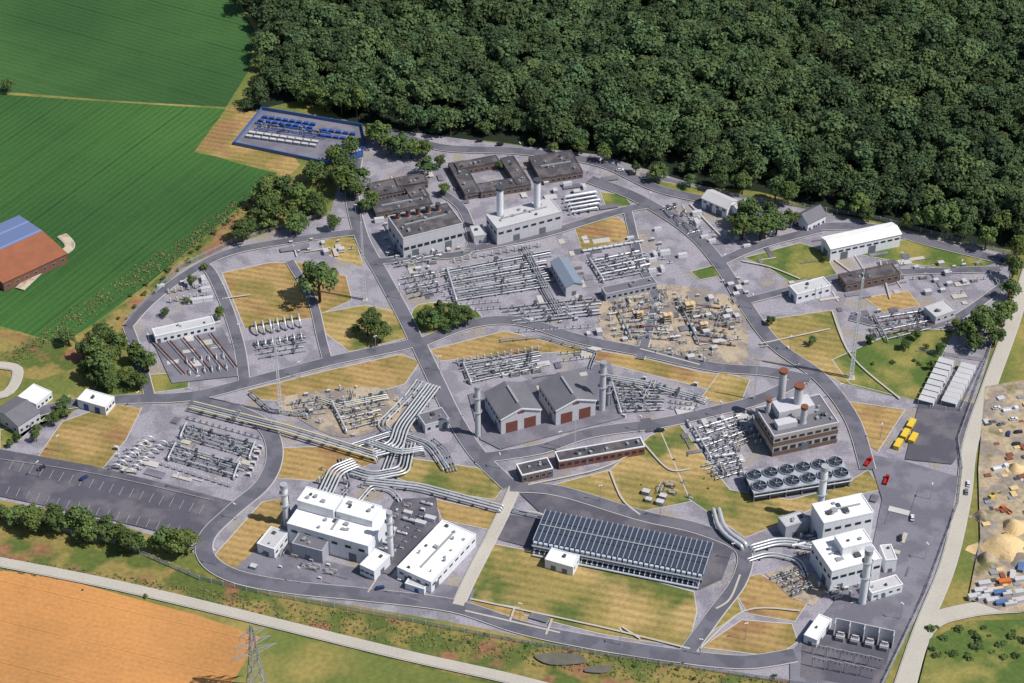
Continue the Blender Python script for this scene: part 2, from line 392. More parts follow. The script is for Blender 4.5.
road([(470,250),(540,236),(620,212),(655,205)],5.5)
road([(380,262),(430,258),(470,250),(464,212),(440,192)],5)
road([(640,360),(655,300),(640,262),(628,212)],4.5)
road([(1036,250),(1010,330),(990,385),(970,445),(963,500),(948,565),(922,630),(898,700),(880,760)],7,m_conc)
road([(905,690),(925,630),(965,612),(1030,606),(1150,600)],8,m_conc)
road([(-100,545),(0,563),(120,587),(250,618),(400,655),(520,682),(640,715)],5.5,m_conc)
road([(-40,395),(5,395),(18,372),(0,366),(-40,366)],5,m_conc)
road([(20,290),(50,262),(70,248),(62,236)],5,m_track,'path')
sheet('construction_ground',[(985,388),(1150,360),(1150,620),(1000,612),(968,600),(980,540),(978,470)],m_soil,'g')
sheet('verge',[(930,640),(970,622),(1150,618),(1150,760),(900,760)],m_green,'g')
sheet('field',[(940,660),(1150,650),(1150,760),(925,760)],m_ochre,'k')
for q in ([(985,400),(990,440),(985,470),(1000,490),(990,530),(985,590)],[(988,440),(1010,425),(1060,420)],[(1000,490),(1030,500),(1060,480)],[(990,530),(1015,520),(1060,545)],[(988,575),(1010,590),(1060,580)]): ribbon('dirt_track',q,4.0,m_track,'k')
sheet('pond',smoothpoly([(535,656),(575,655),(585,664),(550,666)]),m_pond,'g')
sheet('pond',smoothpoly([(590,668),(612,667),(606,674),(585,673)]),m_pond,'g')
for q in ([(610,472),(622,500),(640,516)],[(640,440),(668,470),(690,470)],[(716,610),(730,600),(740,576)],[(528,486),(600,470),(640,450)],
          [(700,650),(745,612),(800,612)],[(470,600),(600,628),(690,650)],[(465,612),(560,634)],[(742,262),(770,268),(800,280)],[(820,250),(850,272)],
          [(832,312),(852,358),(900,400)],[(520,512),(545,518),(534,545)],[(640,350),(700,366)],[(552,620),(546,636)],[(515,608),(510,622)],[(622,628),(640,640)],[(760,345),(830,330)],[(222,300),(250,296)],[(690,205),(720,236)],[(880,262),(890,300)]):
    ribbon('path',q,1.0,m_conc,'m')
for i in range(20):
    x=14+i*10; y=462+i*2.35
    ribbon('road_marking',[(x,y),(x-5,y+9)],0.28,m_faint,'m')
for i in range(18):
    x=10+i*10; y=488+i*2.35
    ribbon('road_marking',[(x,y),(x-4,y+8)],0.28,m_faint,'m')
ribbon('road_marking',[(-10,459),(100,476),(214,502)],0.3,m_faint,'m')
# ---------------------------------------------------------------- buildings
def frame3(pl,pn,pr,h):
    N=P(*pn,h); A=P(*pl,h); B=P(*pr,h)
    u=A-N; v=B-N
    if v.length>=u.length:
        vd=v.normalized(); ud=Vector((-vd.y,vd.x,0)); W=v.length; U=abs(u.dot(ud))
    else:
        ud=u.normalized(); vd=Vector((ud.y,-ud.x,0)); U=u.length; W=abs(v.dot(vd))
    return Vector((N.x,N.y,0)),math.atan2(vd.y,vd.x),W,U
def facade(b,W,U,face,pname,items,mat,depth=0.12,frame=None):
    cache={}
    for (s,z,w,h) in items:
        k=(round(w,2),round(h,2))
        if k not in cache:
            cache[k]=mesh(pname,MB().box(-w/2,-depth,0,w/2,depth,h),mat)
            if frame: cache[k,'f']=mesh('frame',MB().box(-w/2-0.2,-depth+0.05,-0.2,w/2+0.2,depth-0.05,0.0).box(-w/2-0.2,-depth+0.05,h,w/2+0.2,depth-0.05,h+0.2).box(-w/2-0.2,-depth+0.05,0,-w/2,depth-0.05,h).box(w/2,-depth+0.05,0,w/2+0.2,depth-0.05,h),frame)
        loc,rot={'R':((s,0,z),0),'RB':((s,U,z),0),'L':((0,s,z),math.pi/2),'LB':((W,s,z),math.pi/2)}[face]
        o=part(b,pname,cache[k],None,loc=loc,rot=rot)
        if frame: part(o,'frame',cache[k,'f'],None)
def building(name,label,cat,pl,pn,pr,h,wall,roof,rt='flat',ridge=None,wins=(),doors=(),vents=0,trim=None,base=None,group=None,vsize=1.6,plinth=True):
    N,ang,W,U=frame3(pl,pn,pr,h)
    b=empty(name,label,cat,N,ang,group); b['dims']=(W,U,h)
    if rt=='flat':
        part(b,'wall',MB().box(0,0,0,W,U,h-0.7),wall)
        t=0.45
        m=MB(); m.box(-.12,-.12,h-.7,W+.12,t,h).box(-.12,U-t,h-.7,W+.12,U+.12,h).box(-.12,t,h-.7,t,U-t,h).box(W-t,t,h-.7,W+.12,U-t,h)
        part(b,'parapet',m,trim or wall)
        part(b,'roof',MB().box(t,t,h-.7,W-t,U-t,h-.35),roof)
        zr=h-.35
        rng=random.Random(int(pl[0]*31+pn[1]*17))
        for i in range(vents):
            s=vsize*rng.uniform(0.5,1.3); s2=vsize*rng.uniform(0.5,1.3)
            x=rng.uniform(1+s,max(W-1-s,1.1+s)); y=rng.uniform(1+s2,max(U-1-s2,1.1+s2))
            k=MB(); hh=rng.uniform(.5,1.4); k.box(-s/2,-s2/2,0,s/2,s2/2,hh)
            if i%3==1: k=MB().cyl(0,0,0,hh,s*.35,n=10).cyl(0,0,hh,hh+.3,s*.5,n=10)
            part(b,'roof_vent',k,m_gal if i%4 else m_steel,loc=(x,y,zr))
        if W*U>350 and vents>4:
            part(b,'roof_duct',MB().box(W*.15,U*.48,h-.35,W*.85,U*.48+.9,h+.3),m_gal)
    else:
        m=MB()
        if rt=='gx':
            vs=[(0,0,0),(W,0,0),(W,U,0),(0,U,0),(0,0,h),(W,0,h),(W,U,h),(0,U,h),(0,U/2,ridge),(W,U/2,ridge)]
            fs=[(0,1,5,4),(2,3,7,6),(1,2,6,9,5),(3,0,4,8,7),(3,2,1,0)]
            m.add(vs,fs); part(b,'wall',m,wall)
            o=0.5; sl=(ridge-h)/(U/2)
            for a,c in ((-o,U/2),(U+o,U/2)):
                z0=h-sl*o; vs=[(-o,a,z0+.05),(W+o,a,z0+.05),(W+o,c,ridge+.05),(-o,c,ridge+.05)]
                vs+=[(x,y,z+.3) for x,y,z in vs]
                f=[(3,2,1,0),(4,5,6,7),(0,1,5,4),(1,2,6,5),(2,3,7,6),(3,0,4,7)]
                k=MB(); k.add(vs,f if a<c else [q[::-1] for q in f])
                part(b,'roof',k,roof if not (isinstance(base,tuple)) else base[0 if a<c else 1])
        else:
            vs=[(0,0,0),(W,0,0),(W,U,0),(0,U,0),(0,0,h),(W,0,h),(W,U,h),(0,U,h),(W/2,0,ridge),(W/2,U,ridge)]
            fs=[(0,1,5,8,4),(2,3,7,9,6),(1,2,6,5),(3,0,4,7),(3,2,1,0)]
            m.add(vs,fs); part(b,'wall',m,wall)
            o=0.5; sl=(ridge-h)/(W/2)
            for a in (-o,W+o):
                z0=h-sl*o; vs=[(a,-o,z0+.05),(W/2,-o,ridge+.05),(W/2,U+o,ridge+.05),(a,U+o,z0+.05)]
                vs+=[(x,y,z+.3) for x,y,z in vs]
                f=[(3,2,1,0),(4,5,6,7),(0,1,5,4),(1,2,6,5),(2,3,7,6),(3,0,4,7)]
                k=MB(); k.add(vs,f if a<0 else [q[::-1] for q in f])
                part(b,'roof',k,roof)
    for (face,n,z,w,hh) in wins:
        Ln=W if face[0]=='R' else U
        facade(b,W,U,face,'window',[((i+.5)*Ln/n,z,min(w,Ln/n*.8),hh) for i in range(n)],m_glass,0.1,m_gal if n<=8 else None)
    for d in doors:
        face,t,w,hh=d[:4]; Ln=W if face[0]=='R' else U
        facade(b,W,U,face,'door',[(t*Ln,0.02,w,hh)],d[4] if len(d)>4 else m_door,0.14)
    return b
def local(b,px,py,z):
    w=P(px,py,z); return Matrix.Rotation(-b.rotation_euler.z,3,'Z')@(w-Vector(b.location))
def band(b,z,hh,mat):
    W,U,h=b['dims']; part(b,'wall_band',MB().box(-.08,-.08,z,W+.08,-.004,z+hh).box(-.08,U+.004,z,W+.08,U+.08,z+hh).box(-.08,-.004,z,-.004,U+.004,z+hh).box(W+.004,-.004,z,W+.08,U+.004,z+hh),mat)
def chimney_parts(par,x,y,z0,z1,r,m1,m2):
    part(par,'shaft',MB().cyl(x,y,z0,z1-1.6*r/1.2,r,n=20),m1,smooth=False)
    part(par,'cap',MB().tube([(x,y,z1-1.6*r/1.2),(x,y,z1)],r*1.1,18,True),m2)
    for zz in (z0+(z1-z0)*.5,z0+(z1-z0)*.78):
        k=MB(); k.cyl(x,y,zz,zz+.2,r+.9,n=18)
        for j in range(9):
            a=j*2*math.pi/9; k.cyl(x+math.cos(a)*(r+.8),y+math.sin(a)*(r+.8),zz+.2,zz+1.2,.06,n=4)
        part(par,'platform',k,m_gal)
    part(par,'ladder',MB().box(x+r+.05,y-.3,z0,x+r+.3,y+.3,z0+(z1-z0)*.8),m_steel)
def chimney(px,pyb,pyt,r,m1=m_white,m2=m_grey,label='tall white steel chimney beside the hall',z0=0):
    t=P(px,pyb,z0)
    lo,hi=1,120
    def py(z):
        v=Vector((t.x,t.y,z))-Vector((0,CY,H)); return 341.5-F*(v.y*sD+v.z*cD)/(v.y*cD-v.z*sD)
    for _ in range(40):
        m=(lo+hi)/2
        if py(m)>pyt: lo=m
        else: hi=m
    e=empty('chimney',label,'chimney',(t.x,t.y,0))
    chimney_parts(e,0,0,0,lo,r,m1,m2)
    return e
def roof_chimney(b,px,py,h0,h1,r,m1,m2):
    c=local(b,px,py,h0)
    e=bpy.data.objects.new('chimney',mesh('chimney',MB().cyl(0,0,0,.3,r+.4,n=14),m_gal)); e.parent=b; e.location=(c.x,c.y,h0-.35); col.objects.link(e)
    part(e,'shaft',MB().cyl(0,0,.3,h1-h0-1.5,r,n=18),m1)
    part(e,'cap',MB().cyl(0,0,h1-h0-1.5,h1-h0,r*1.2,n=18),m2)
    return e
b=building('compressor_hall','pale grey compressor hall with rust brown exhaust stacks','building',(388,216),(403,238),(463,223),15,m_lgrey,m_droof,wins=[('R',9,6,3,2),('L',4,6,3,2),('RB',9,6,3,2)],doors=[('R',.2,4,5),('R',.75,4,5),('L',.5,3,4)],vents=12)
for x,y in ((398,218),(408,216),(418,214),(428,212),(438,210)):
    roof_chimney(b,x,y,15,20,1.3,m_rust,m_steel)
b=building('compressor_hall','white compressor hall with two tall exhaust chimneys','building',(480,216),(497,228),(562,211),13,m_lgrey,m_lroof,wins=[('R',8,8,3,1.4),('L',3,8,2.5,1.4)],doors=[('R',.3,4,5),('R',.7,4,5)],vents=8)
roof_chimney(b,500,214,13,32,2.0,m_white,m_steel); roof_chimney(b,537,206,13,32,2.0,m_white,m_steel)
building('substation_hut','small pale equipment house with flat roof','building',(470,226),(474,236),(486,233),6,m_lgrey,m_lroof,doors=[('R',.5,1.5,2.5)],vents=1)
def office(pl,pn,pr,h,v=5,lab='low office wing with dark flat roof and brick walls'):
    building('office_wing',lab,'building',pl,pn,pr,h,m_bbrick,m_droof,wins=[('R',8,1.2,1.8,1.4),('L',6,1.2,1.8,1.4)],doors=[('R',.1,1.4,2.3)],vents=v,vsize=1.3,trim=m_droof,group='low office wings around courtyards')
office((448,163),(465,194),(480,190),4.6,6); office((474,184),(481,192),(531,184),4.8,6); office((500,158),(517,184),(529,179),5.0,6); office((452,163),(458,169),(500,161),5.2,4)
office((526,157),(540,178),(583,171),5,10)
office((364,184),(374,196),(404,190),4.6,4); office((368,202),(376,213),(432,202),4.8,7); office((392,178),(398,186),(428,181),5.0,4); office((405,188),(412,199),(430,196),5.2,3)
building('warehouse','white gabled storage hall beside the woodland road','building',(702,198),(727,209),(738,201),7,m_white,m_lroof,rt='gy',ridge=9.5,doors=[('L',.3,4,4),('L',.7,4,4)],wins=[('L',4,4.6,2,1.0)])
building('warehouse','small white gabled workshop with grey roof','building',(728,205),(740,214),(757,208),6,m_white,m_lroof,rt='gx',ridge=8.5,doors=[('R',.5,4,4)],wins=[('L',3,2,1.5,1.2)])
building('house','white gabled house with dark roof','building',(794,216),(808,224),(826,215),6,m_white,m_groof,rt='gx',ridge=10,wins=[('R',4,1.2,1.4,1.4),('L',2,1.2,1.2,1.4)],doors=[('R',.5,1.2,2.2)])
building('warehouse','long white warehouse with bright shallow roof','building',(820,238),(831,249),(901,234),9,m_white,m_wroof,rt='gx',ridge=10.6,wins=[('R',10,5.5,3,1.2)],doors=[('R',.2,4.5,5),('R',.6,4.5,5),('L',.5,5,5)])
building('storage_building','low brown brick storage building with dark roof','building',(838,274),(846,284),(900,273),6,m_bbrick,m_droof,wins=[('R',8,2.5,2.2,1.6),('L',3,2.5,2,1.6)],doors=[('R',.05,2,3)],vents=5)
building('storage_building','small white block with pale flat roof','building',(787,286),(797,294),(831,285),7,m_white,m_lroof,wins=[('R',5,3,1.8,1.2)],doors=[('L',.5,3,3.5)],vents=2)
building('storage_building','small pale grey equipment building','building',(926,306),(936,317),(956,310),6,m_lgrey,m_lroof,wins=[('R',3,3,1.5,1)],doors=[('L',.5,2,2.5)],vents=2)
building('metering_building','narrow metering building with blue grey roof among pipes','building',(551,262),(566,287),(582,283),7,m_lgrey,m_broof,rt='gy',ridge=9,wins=[('L',6,3,1.6,1.2)],doors=[('R',.5,2.5,3)])
building('metering_building','long low tan building among pipes','building',(601,287),(606,294),(657,283),5.5,m_grey,m_groof,wins=[('R',9,2,1.8,1.3)],doors=[('L',.5,2,2.5)],vents=4)
building('metering_building','long white control building above pipe bays','building',(150,329),(155,336),(215,323),6,m_white,m_lroof,wins=[('R',9,2,1.8,1.5)],doors=[('R',.06,1.6,2.4),('L',.5,1.6,2.4)],vents=3)
for (pl,pn,pr) in (((485,393),(501,419),(541,409)),((539,384),(556,410),(596,400))):
    b=building('gabled_hall','pale gabled compressor hall with muted red brown doors','building',pl,pn,pr,11,m_lgrey,m_groof,rt='gy',ridge=15,wins=[('L',6,7,2.4,1.4),('LB',6,7,2.4,1.4)],doors=[('R',.27,6.4,7.4,m_rdoor),('R',.73,6.4,7.4,m_rdoor),('L',.3,3,4)],group='twin gabled halls')
    W,U,h=b['dims']
    k=MB(); k.obox((-.3,-.65,10.7),(W/2,-.65,14.9),.3,.8).obox((W/2,-.65,14.9),(W+.3,-.65,10.7),.3,.8)
    part(b,'barge_board',k,m_white)
    part(b,'gable_louvre',MB().box(W/2-1.8,-.1,11.4,W/2+1.8,-.02,12.6),m_rdoor)
    part(b,'ridge_vent',MB().box(W/2-.6,4,15.0,W/2+.6,U-4,15.9),m_gal)
building('control_building','long low brick building with dark flat roof','building',(552,452),(559,461),(645,446),6,m_brick,m_droof,wins=[('R',12,2.2,2.2,1.6),('L',3,2.2,1.6,1.6)],doors=[('R',.33,1.6,2.6)],vents=10,trim=m_white)
building('control_building','short low brick building with dark flat roof','building',(516,464),(522,475),(553,468),6,m_bbrick,m_droof,wins=[('R',5,2.2,1.8,1.6),('L',3,2.2,1.6,1.6)],doors=[('R',.9,1.4,2.5)],vents=4,trim=m_white)
building('pump_house','small grey pump house with flat roof','building',(417,414),(425,425),(449,418),6,m_lgrey,m_groof,wins=[('R',3,2,1.5,1.5)],doors=[('R',.8,2,3),('L',.5,2,3)],vents=3)
b=building('turbine_house','beige turbine house with brown bands and rusty topped stacks','building',(752,408),(774,436),(839,422),14,m_beige,m_groof,wins=[('R',8,9.8,3,1.6),('R',8,3,3,2.4),('L',6,9.8,3,1.6)],doors=[('R',.5,4,5),('L',.4,3,4)],vents=16,trim=m_lgrey,vsize=2.2)
band(b,0.05,2.6,m_bbrick); band(b,6.6,2.4,m_bbrick)
W,U,h=b['dims']
part(b,'penthouse',MB().box(W*.2,U*.45,h-.3,W*.75,U*.85,h+5).box(W*.1,U*.15,h-.3,W*.4,U*.36,h+3),m_lgrey)
for (x,y,t,r) in ((781,398,33,2.0),(797,410,31,2.2),(803,422,25,1.6),(768,412,23,1.2)):
    roof_chimney(b,x,y,h,t,r,m_lgrey,m_rust)
chimney(478,436,386,1.5,m_lgrey,m_gal,'silvery exhaust stack beside a gabled hall')
chimney(602,410,362,1.7,m_lgrey,m_gal,'silvery exhaust stack with two platforms')
chimney(608,406,378,1.0,m_gal,m_steel,'short galvanised vent stack')
building('white_hall','large white clad turbine hall with stepped roofs','building',(287,523),(368,546),(402,514),13,m_white,m_wroof,wins=[('L',6,8,3,1.5)],doors=[('L',.2,4,5),('L',.6,4,5),('R',.5,4,5)],vents=12,vsize=2.2)
building('roof_block','tall white upper block of the turbine hall','building',(297,500),(333,510),(346,497),18.5,m_white,m_wroof,vents=4,vsize=2)
building('roof_block','white upper block of the turbine hall with vents','building',(336,511),(372,521),(386,507),17,m_white,m_wroof,vents=4,vsize=2)
building('annex','low white annex with flat roof','building',(257,543),(274,549),(288,532),7,m_white,m_lroof,doors=[('L',.5,3,3.5)],wins=[('R',3,3,2,1)],vents=2)
building('annex','white box annex with pale blue wall','building',(358,566),(374,571),(390,555),7,m_white,m_wroof,doors=[('R',.5,3,3.5)],wins=[('L',3,3,2,1)],vents=1)
building('annex','grey louvred plant annex on the turbine hall','building',(292,543),(322,551),(330,541),9,m_grey,m_groof,doors=[('L',.5,3,3.5)],vents=4)
chimney(287,524,484,1.7); chimney(391,556,512,1.5)
building('white_hall','long white flat roofed hall with blue tinted walls','building',(393,571),(431,582),(476,534),8,m_white,m_wroof,wins=[('R',8,4.5,2.5,1.0),('L',4,4.5,2,1)],doors=[('R',.12,3.5,4.5),('L',.7,3.5,4.5)],vents=14,vsize=1.2)
building('annex','small white annex with blue doors','building',(405,583),(424,589),(429,583),4.5,m_white,m_lroof,doors=[('L',.4,2,3,m_blue)])
building('transformer_hut','white box transformer house','building',(545,559),(573,567),(582,556),6,m_white,m_wroof,doors=[('L',.3,2.5,3),('L',.7,2.5,3)],wins=[('R',2,3,1,1)],vents=1)
building('white_plant','tall white clad process building with stepped blocks','building',(806,505),(824,523),(874,512),17,m_white,m_wroof,wins=[('R',5,11,3,1.5)],doors=[('L',.5,4,5)],vents=9,vsize=2.4)
building('white_plant','white clad process block with roof vents','building',(812,541),(832,571),(882,558),14,m_white,m_wroof,wins=[('R',6,8,3,1.5),('L',5,8,2,1.5)],doors=[('L',.3,4,5),('R',.2,3,4)],vents=12,vsize=2.4)
building('roof_block','white upper block of the process building','building',(836,535),(843,548),(872,541),19,m_white,m_wroof,vents=2)
building('annex','low white annex beside the process building','building',(866,583),(872,593),(903,584),6,m_white,m_lroof,doors=[('R',.4,2,3)],wins=[('R',4,2.6,1.5,1)],vents=2)
building('annex','grey low annex with flat roof','building',(779,517),(786,527),(809,520),8,m_grey,m_lroof,doors=[('R',.4,2,3)],vents=3)
building('annex','white side annex of the process building','building',(880,545),(886,560),(896,556),9,m_white,m_lroof,doors=[('R',.5,2,3)],vents=1)
chimney(819,520,466,1.8); chimney(862,603,549,1.9)
building('transformer_hut','small white building by the walled bays','building',(806,632),(817,640),(832,619),5.5,m_white,m_wroof,doors=[('R',.3,2.2,2.8),('L',.5,2,2.6)],vents=1)
building('workshop','white workshop with blue wall panels','building',(77,399),(105,407),(116,397),6,m_white,m_wroof,doors=[('L',.3,3,4,m_blue),('L',.7,3,4,m_blue)],wins=[('R',3,2.5,1.8,1.2)],vents=1)
building('house','house with grey roof and pale walls','building',(-6,411),(18,426),(36,410),6,m_lgrey,m_groof,rt='gx',ridge=9,wins=[('R',4,1.5,1.4,1.4),('L',3,1.5,1.4,1.4)],doors=[('R',.5,1.2,2.2)])
building('house','small white flat roofed outbuilding','building',(18,396),(36,404),(53,392),5,m_white,m_wroof,wins=[('R',4,1.5,1.4,1.2)],doors=[('L',.5,1.4,2.2)])
building('barn','farm barn with solar panels and brown tiled roof','barn',(-44,244),(3,283),(58,247),6,m_brick,m_tile,rt='gx',ridge=8.2,base=(m_tile,m_solar),doors=[('LB',.5,5,4.5)],wins=[('R',7,2.5,2,1)])
building('gas_station_hall','blue clad low hall with pale roof in fenced yard','building',(336,146),(342,157),(363,150),5,m_blue,m_lroof,doors=[('R',.4,2,3)],wins=[('R',3,2.5,1.5,1)],vents=2)
# ---------------------------------------------------------------- equipment kinds
def k_container(mat,L=6,Wd=2.6,h=2.8,nm='container',lab='white steel equipment container',cat='container'):
    def f():
        e=empty(nm,lab,cat)
        k=MB().box(-L/2,-Wd/2,.15,L/2,Wd/2,h)
        for i in range(int(L)): k.box(-L/2+.4+i,-Wd/2-.06,.3,-L/2+.7+i,-Wd/2-.003,h-.2)
        part(e,'body',k,mat); part(e,'roof',MB().box(-L/2-.08,-Wd/2-.1,h,L/2+.08,Wd/2+.08,h+.12),m_lroof if mat in (m_white,m_grey,m_lgrey) else mat)
        part(e,'door',MB().box(L/2+.003,-Wd/2+.3,.3,L/2+.1,Wd/2-.3,h-.3),m_door)
        part(e,'base_frame',MB().box(-L/2,-Wd/2+.1,0,L/2,Wd/2-.1,.14),m_steel)
        return e
    return f
def k_valve():
    e=empty('valve_unit','upright valve with actuator on a short pipe stub','valve')
    part(e,'pipe',MB().tube(fillet([(-2,0,0),(-2,0,1.2),(2,0,1.2),(2,0,0)],.6),.26,8),m_silver)
    part(e,'valve_body',MB().cyl(0,0,.5,1.9,.42,n=10),m_gal); part(e,'actuator',MB().cyl(0,0,1.9,2.8,.24,n=8).tube([(-.6,0,2.5),(.6,0,2.5)],.2,8),m_steel)
    return e
def k_vessel():
    e=empty('pressure_vessel','horizontal silver pressure vessel on two saddles','tank')
    part(e,'shell',MB().tube([(-3.5,0,2),(3.5,0,2)],.9,14).dome((3.5,0,2),(1,0,0),.9,14).dome((-3.5,0,2),(-1,0,0),.9,14),m_silver)
    for x in (-2.3,2.3): part(e,'saddle',MB().box(-.25,-.8,0,.25,.8,1.4),m_conc,loc=(x,0,0))
    part(e,'nozzle',MB().cyl(0,0,2.8,3.6,.3,n=8).cyl(0,0,3.5,3.7,.5,n=8),m_steel)
    return e
def k_filter():
    e=empty('filter_column','upright silver filter vessel with top flange','tank')
    part(e,'shell',MB().cyl(0,0,.8,4.2,.7,n=12).dome((0,0,4.2),(0,0,1),.7,12),m_silver)
    part(e,'skirt',MB().cyl(0,0,0,.8,.8,n=12),m_steel)
    part(e,'pipe',MB().tube(fillet([(0.6,0,3),(2.2,0,3),(2.2,0,0)],.6),.22,8),m_silver2)
    return e
def k_cabinet():
    e=empty('control_cabinet','small grey control cabinet on a plinth','cabinet')
    part(e,'plinth',MB().box(-1.3,-.8,0,1.3,.8,.25),m_conc); part(e,'body',MB().box(-1.1,-.6,.25,1.1,.6,2.2).box(-1.2,-.7,2.2,1.2,.7,2.35),m_lgrey)
    part(e,'door',MB().box(-.9,-.66,.4,-.05,-.603,2.1),m_door); part(e,'door',MB().box(.05,-.66,.4,.9,-.603,2.1),m_door)
    return e
def k_skid():
    e=empty('pump_skid','pipework skid with pump, frame and valves','machine')
    part(e,'frame',MB().box(-3,-1.6,0,3,-1.3,.4).box(-3,1.3,0,3,1.6,.4).box(-3,-1.3,0,-2.7,1.3,.4).box(2.7,-1.3,0,3,1.3,.4).cyl(-2.8,-1.4,.4,3.2,.1,n=4).cyl(2.8,-1.4,.4,3.2,.1,n=4).cyl(-2.8,1.4,.4,3.2,.1,n=4).cyl(2.8,1.4,.4,3.2,.1,n=4),m_steel)
    part(e,'pump',MB().tube([(-2,0,1),(0,0,1)],.7,10).box(0.1,-.6,.3,1.6,.6,1.7),m_silver2)
    part(e,'pipe',MB().tube(fillet([(-3.5,.9,0),(-3.5,.9,2.4),(0,.9,2.4),(0,.9,3.6),(3.4,.9,3.6),(3.4,.9,0)],.6),.22,8),m_silver)
    part(e,'pipe',MB().tube(fillet([(-2,-.9,.4),(-2,-.9,2.9),(2.4,-.9,2.9),(2.4,-.9,.4)],.6),.18,8),m_cream)
    return e
def k_arch():
    e=empty('pipe_arch','silver gooseneck pipe arch rising from the ground','pipe')
    k=[(-3.2,0,0)]+[(-3.2*math.cos(a),0,1.4+2.6*math.sin(a)) for a in [i*math.pi/10 for i in range(11)]]+[(3.2,0,0)]
    part(e,'pipe',MB().tube(k,.42,10),m_silver,smooth=True)
    for x in (-3.2,3.2): part(e,'flange',MB().cyl(0,0,.3,.6,.7,n=10),m_steel,loc=(x,0,0))
    return e
def k_lamp():
    e=empty('street_lamp','slim galvanised lamp post with twin heads','lamp')
    part(e,'post',MB().tube([(0,0,0),(0,0,11)],.16,6,True,.1),m_gal)
    part(e,'lamp_head',MB().box(-.9,-.25,10.9,-.1,.25,11.1),m_white); part(e,'lamp_head',MB().box(.1,-.25,10.9,.9,.25,11.1),m_white)
    return e
def k_mast():
    e=empty('lattice_mast','very tall slender white lattice mast','mast'); k=MB(); hh=66; n=22
    w=lambda z:.85-.5*z/hh
    for i in range(n):
        z0=hh*i/n+.4; z1=hh*(i+1)/n+.4; a=w(z0);b_=w(z1)
        c0=[(-a,-a,z0),(a,-a,z0),(a,a,z0),(-a,a,z0)]; c1=[(-b_,-b_,z1),(b_,-b_,z1),(b_,b_,z1),(-b_,b_,z1)]
        for j in range(4):
            k.obox(c0[j],c1[j],.3,.3); k.obox(c0[j],c1[(j+1)%4],.16,.16); k.obox(c1[j],c1[(j+1)%4],.16,.16)
    part(e,'lattice',k,m_mast); part(e,'base',MB().box(-2,-2,0,2,2,.4),m_conc); part(e,'tip',MB().tube([(0,0,hh),(0,0,hh+7)],.2,6),m_mast); return e
def k_car(mat,lab):
    def f():
        e=empty('parked_car',lab,'car',group='cars parked on the asphalt')
        prof=[(-2.2,.35),(2.2,.35),(2.25,.8),(1.9,.98),(1.0,1.02),(-2.0,1.05),(-2.25,.85)]
        vs=[(x,-.88,z) for x,z in prof]+[(x,.88,z) for x,z in prof]; n=len(prof)
        part(e,'body',MB().add(vs,[tuple(range(n)),tuple(range(2*n-1,n-1,-1))]+[(i,i+n,(i+1)%n+n,(i+1)%n) for i in range(n)]).add([(-1.3,-.6,1.46),(.3,-.6,1.46),(.3,.6,1.46),(-1.3,.6,1.46),(-1.3,-.6,1.5),(.3,-.6,1.5),(.3,.6,1.5),(-1.3,.6,1.5)],[(3,2,1,0),(4,5,6,7),(0,1,5,4),(1,2,6,5),(2,3,7,6),(3,0,4,7)]),mat)
        part(e,'window',MB().add([(-1.9,-.8,1.03),(1.0,-.8,1.03),(1.0,.8,1.03),(-1.9,.8,1.03),(-1.35,-.64,1.455),(.35,-.64,1.455),(.35,.64,1.455),(-1.35,.64,1.455)],[(4,5,6,7),(0,1,5,4),(1,2,6,5),(2,3,7,6),(3,0,4,7)]),m_glass)
        w=mesh('wheel',MB().tube([(0,-.12,0),(0,.12,0)],.33,10),m_tyre)
        for x in (-1.4,1.4):
            for y in (-.82,.82): part(e,'wheel',w,None,loc=(x,y,.33))
        return e
    return f
def k_truck(mat,lab):
    def f():
        e=empty('truck',lab,'truck')
        part(e,'cab',MB().box(2.2,-1.2,.8,4.2,1.2,3.0).box(3.8,-1.1,.6,4.35,1.1,1.3),mat)
        part(e,'windscreen',MB().box(4.203,-1.0,1.7,4.26,1.0,2.7),m_glass)
        part(e,'load_bed',MB().box(-4.2,-1.25,.9,2.0,1.25,1.2).box(-4.2,-1.25,1.2,2.0,-1.15,2.4).box(-4.2,1.15,1.2,2.0,1.25,2.4).box(-4.2,-1.15,1.2,-4.1,1.15,2.4).box(1.9,-1.15,1.2,2.0,1.15,2.4),mat)
        w=mesh('wheel',MB().tube([(0,-.18,0),(0,.18,0)],.5,10),m_tyre)
        for x in (-3.1,-1.9,3.1):
            for y in (-1.05,1.05): part(e,'wheel',w,None,loc=(x,y,.5))
        return e
    return f
def k_digger():
    e=empty('excavator','yellow tracked excavator on sandy ground','excavator')
    for y in (-1.2,1.2): part(e,'track',MB().box(-2,-.3,0,2,.3,.9).box(-1.7,-.28,.9,1.7,.28,1.0),m_tyre,loc=(0,y,0))
    part(e,'body',MB().box(-2.2,-1.3,1.1,1.2,1.3,2.1).box(-2.2,-1.2,2.1,-.6,1.2,2.7),m_yel); part(e,'cab',MB().box(-.2,.1,2.1,1.3,1.2,3.4),m_glass)
    part(e,'arm',MB().obox((1.2,-.3,1.8),(4.2,-.3,4.4),.45,.6).obox((4.2,-.3,4.4),(6.4,-.3,1.8),.35,.45),m_yel); part(e,'bucket',MB().box(5.9,-.9,.6,7,.3,1.8),m_steel)
    return e
def k_transformer():
    e=empty('transformer','grey oil transformer with cooling fins and bushings','transformer')
    part(e,'tank',MB().box(-2,-1.3,.3,2,1.3,3.2),m_grey); k=MB()
    for i in range(8): k.box(-1.8+i*.48,-2.0,.6,-1.65+i*.48,-1.303,2.8)
    part(e,'radiator',k,m_lgrey)
    for x in (-1.2,0,1.2): part(e,'bushing',MB().cyl(0,0,3.2,4.6,.16,n=6),m_rust,loc=(x,0,0))
    part(e,'conservator',MB().tube([(-1.5,.9,4),(1.5,.9,4)],.4,10),m_lgrey); return e
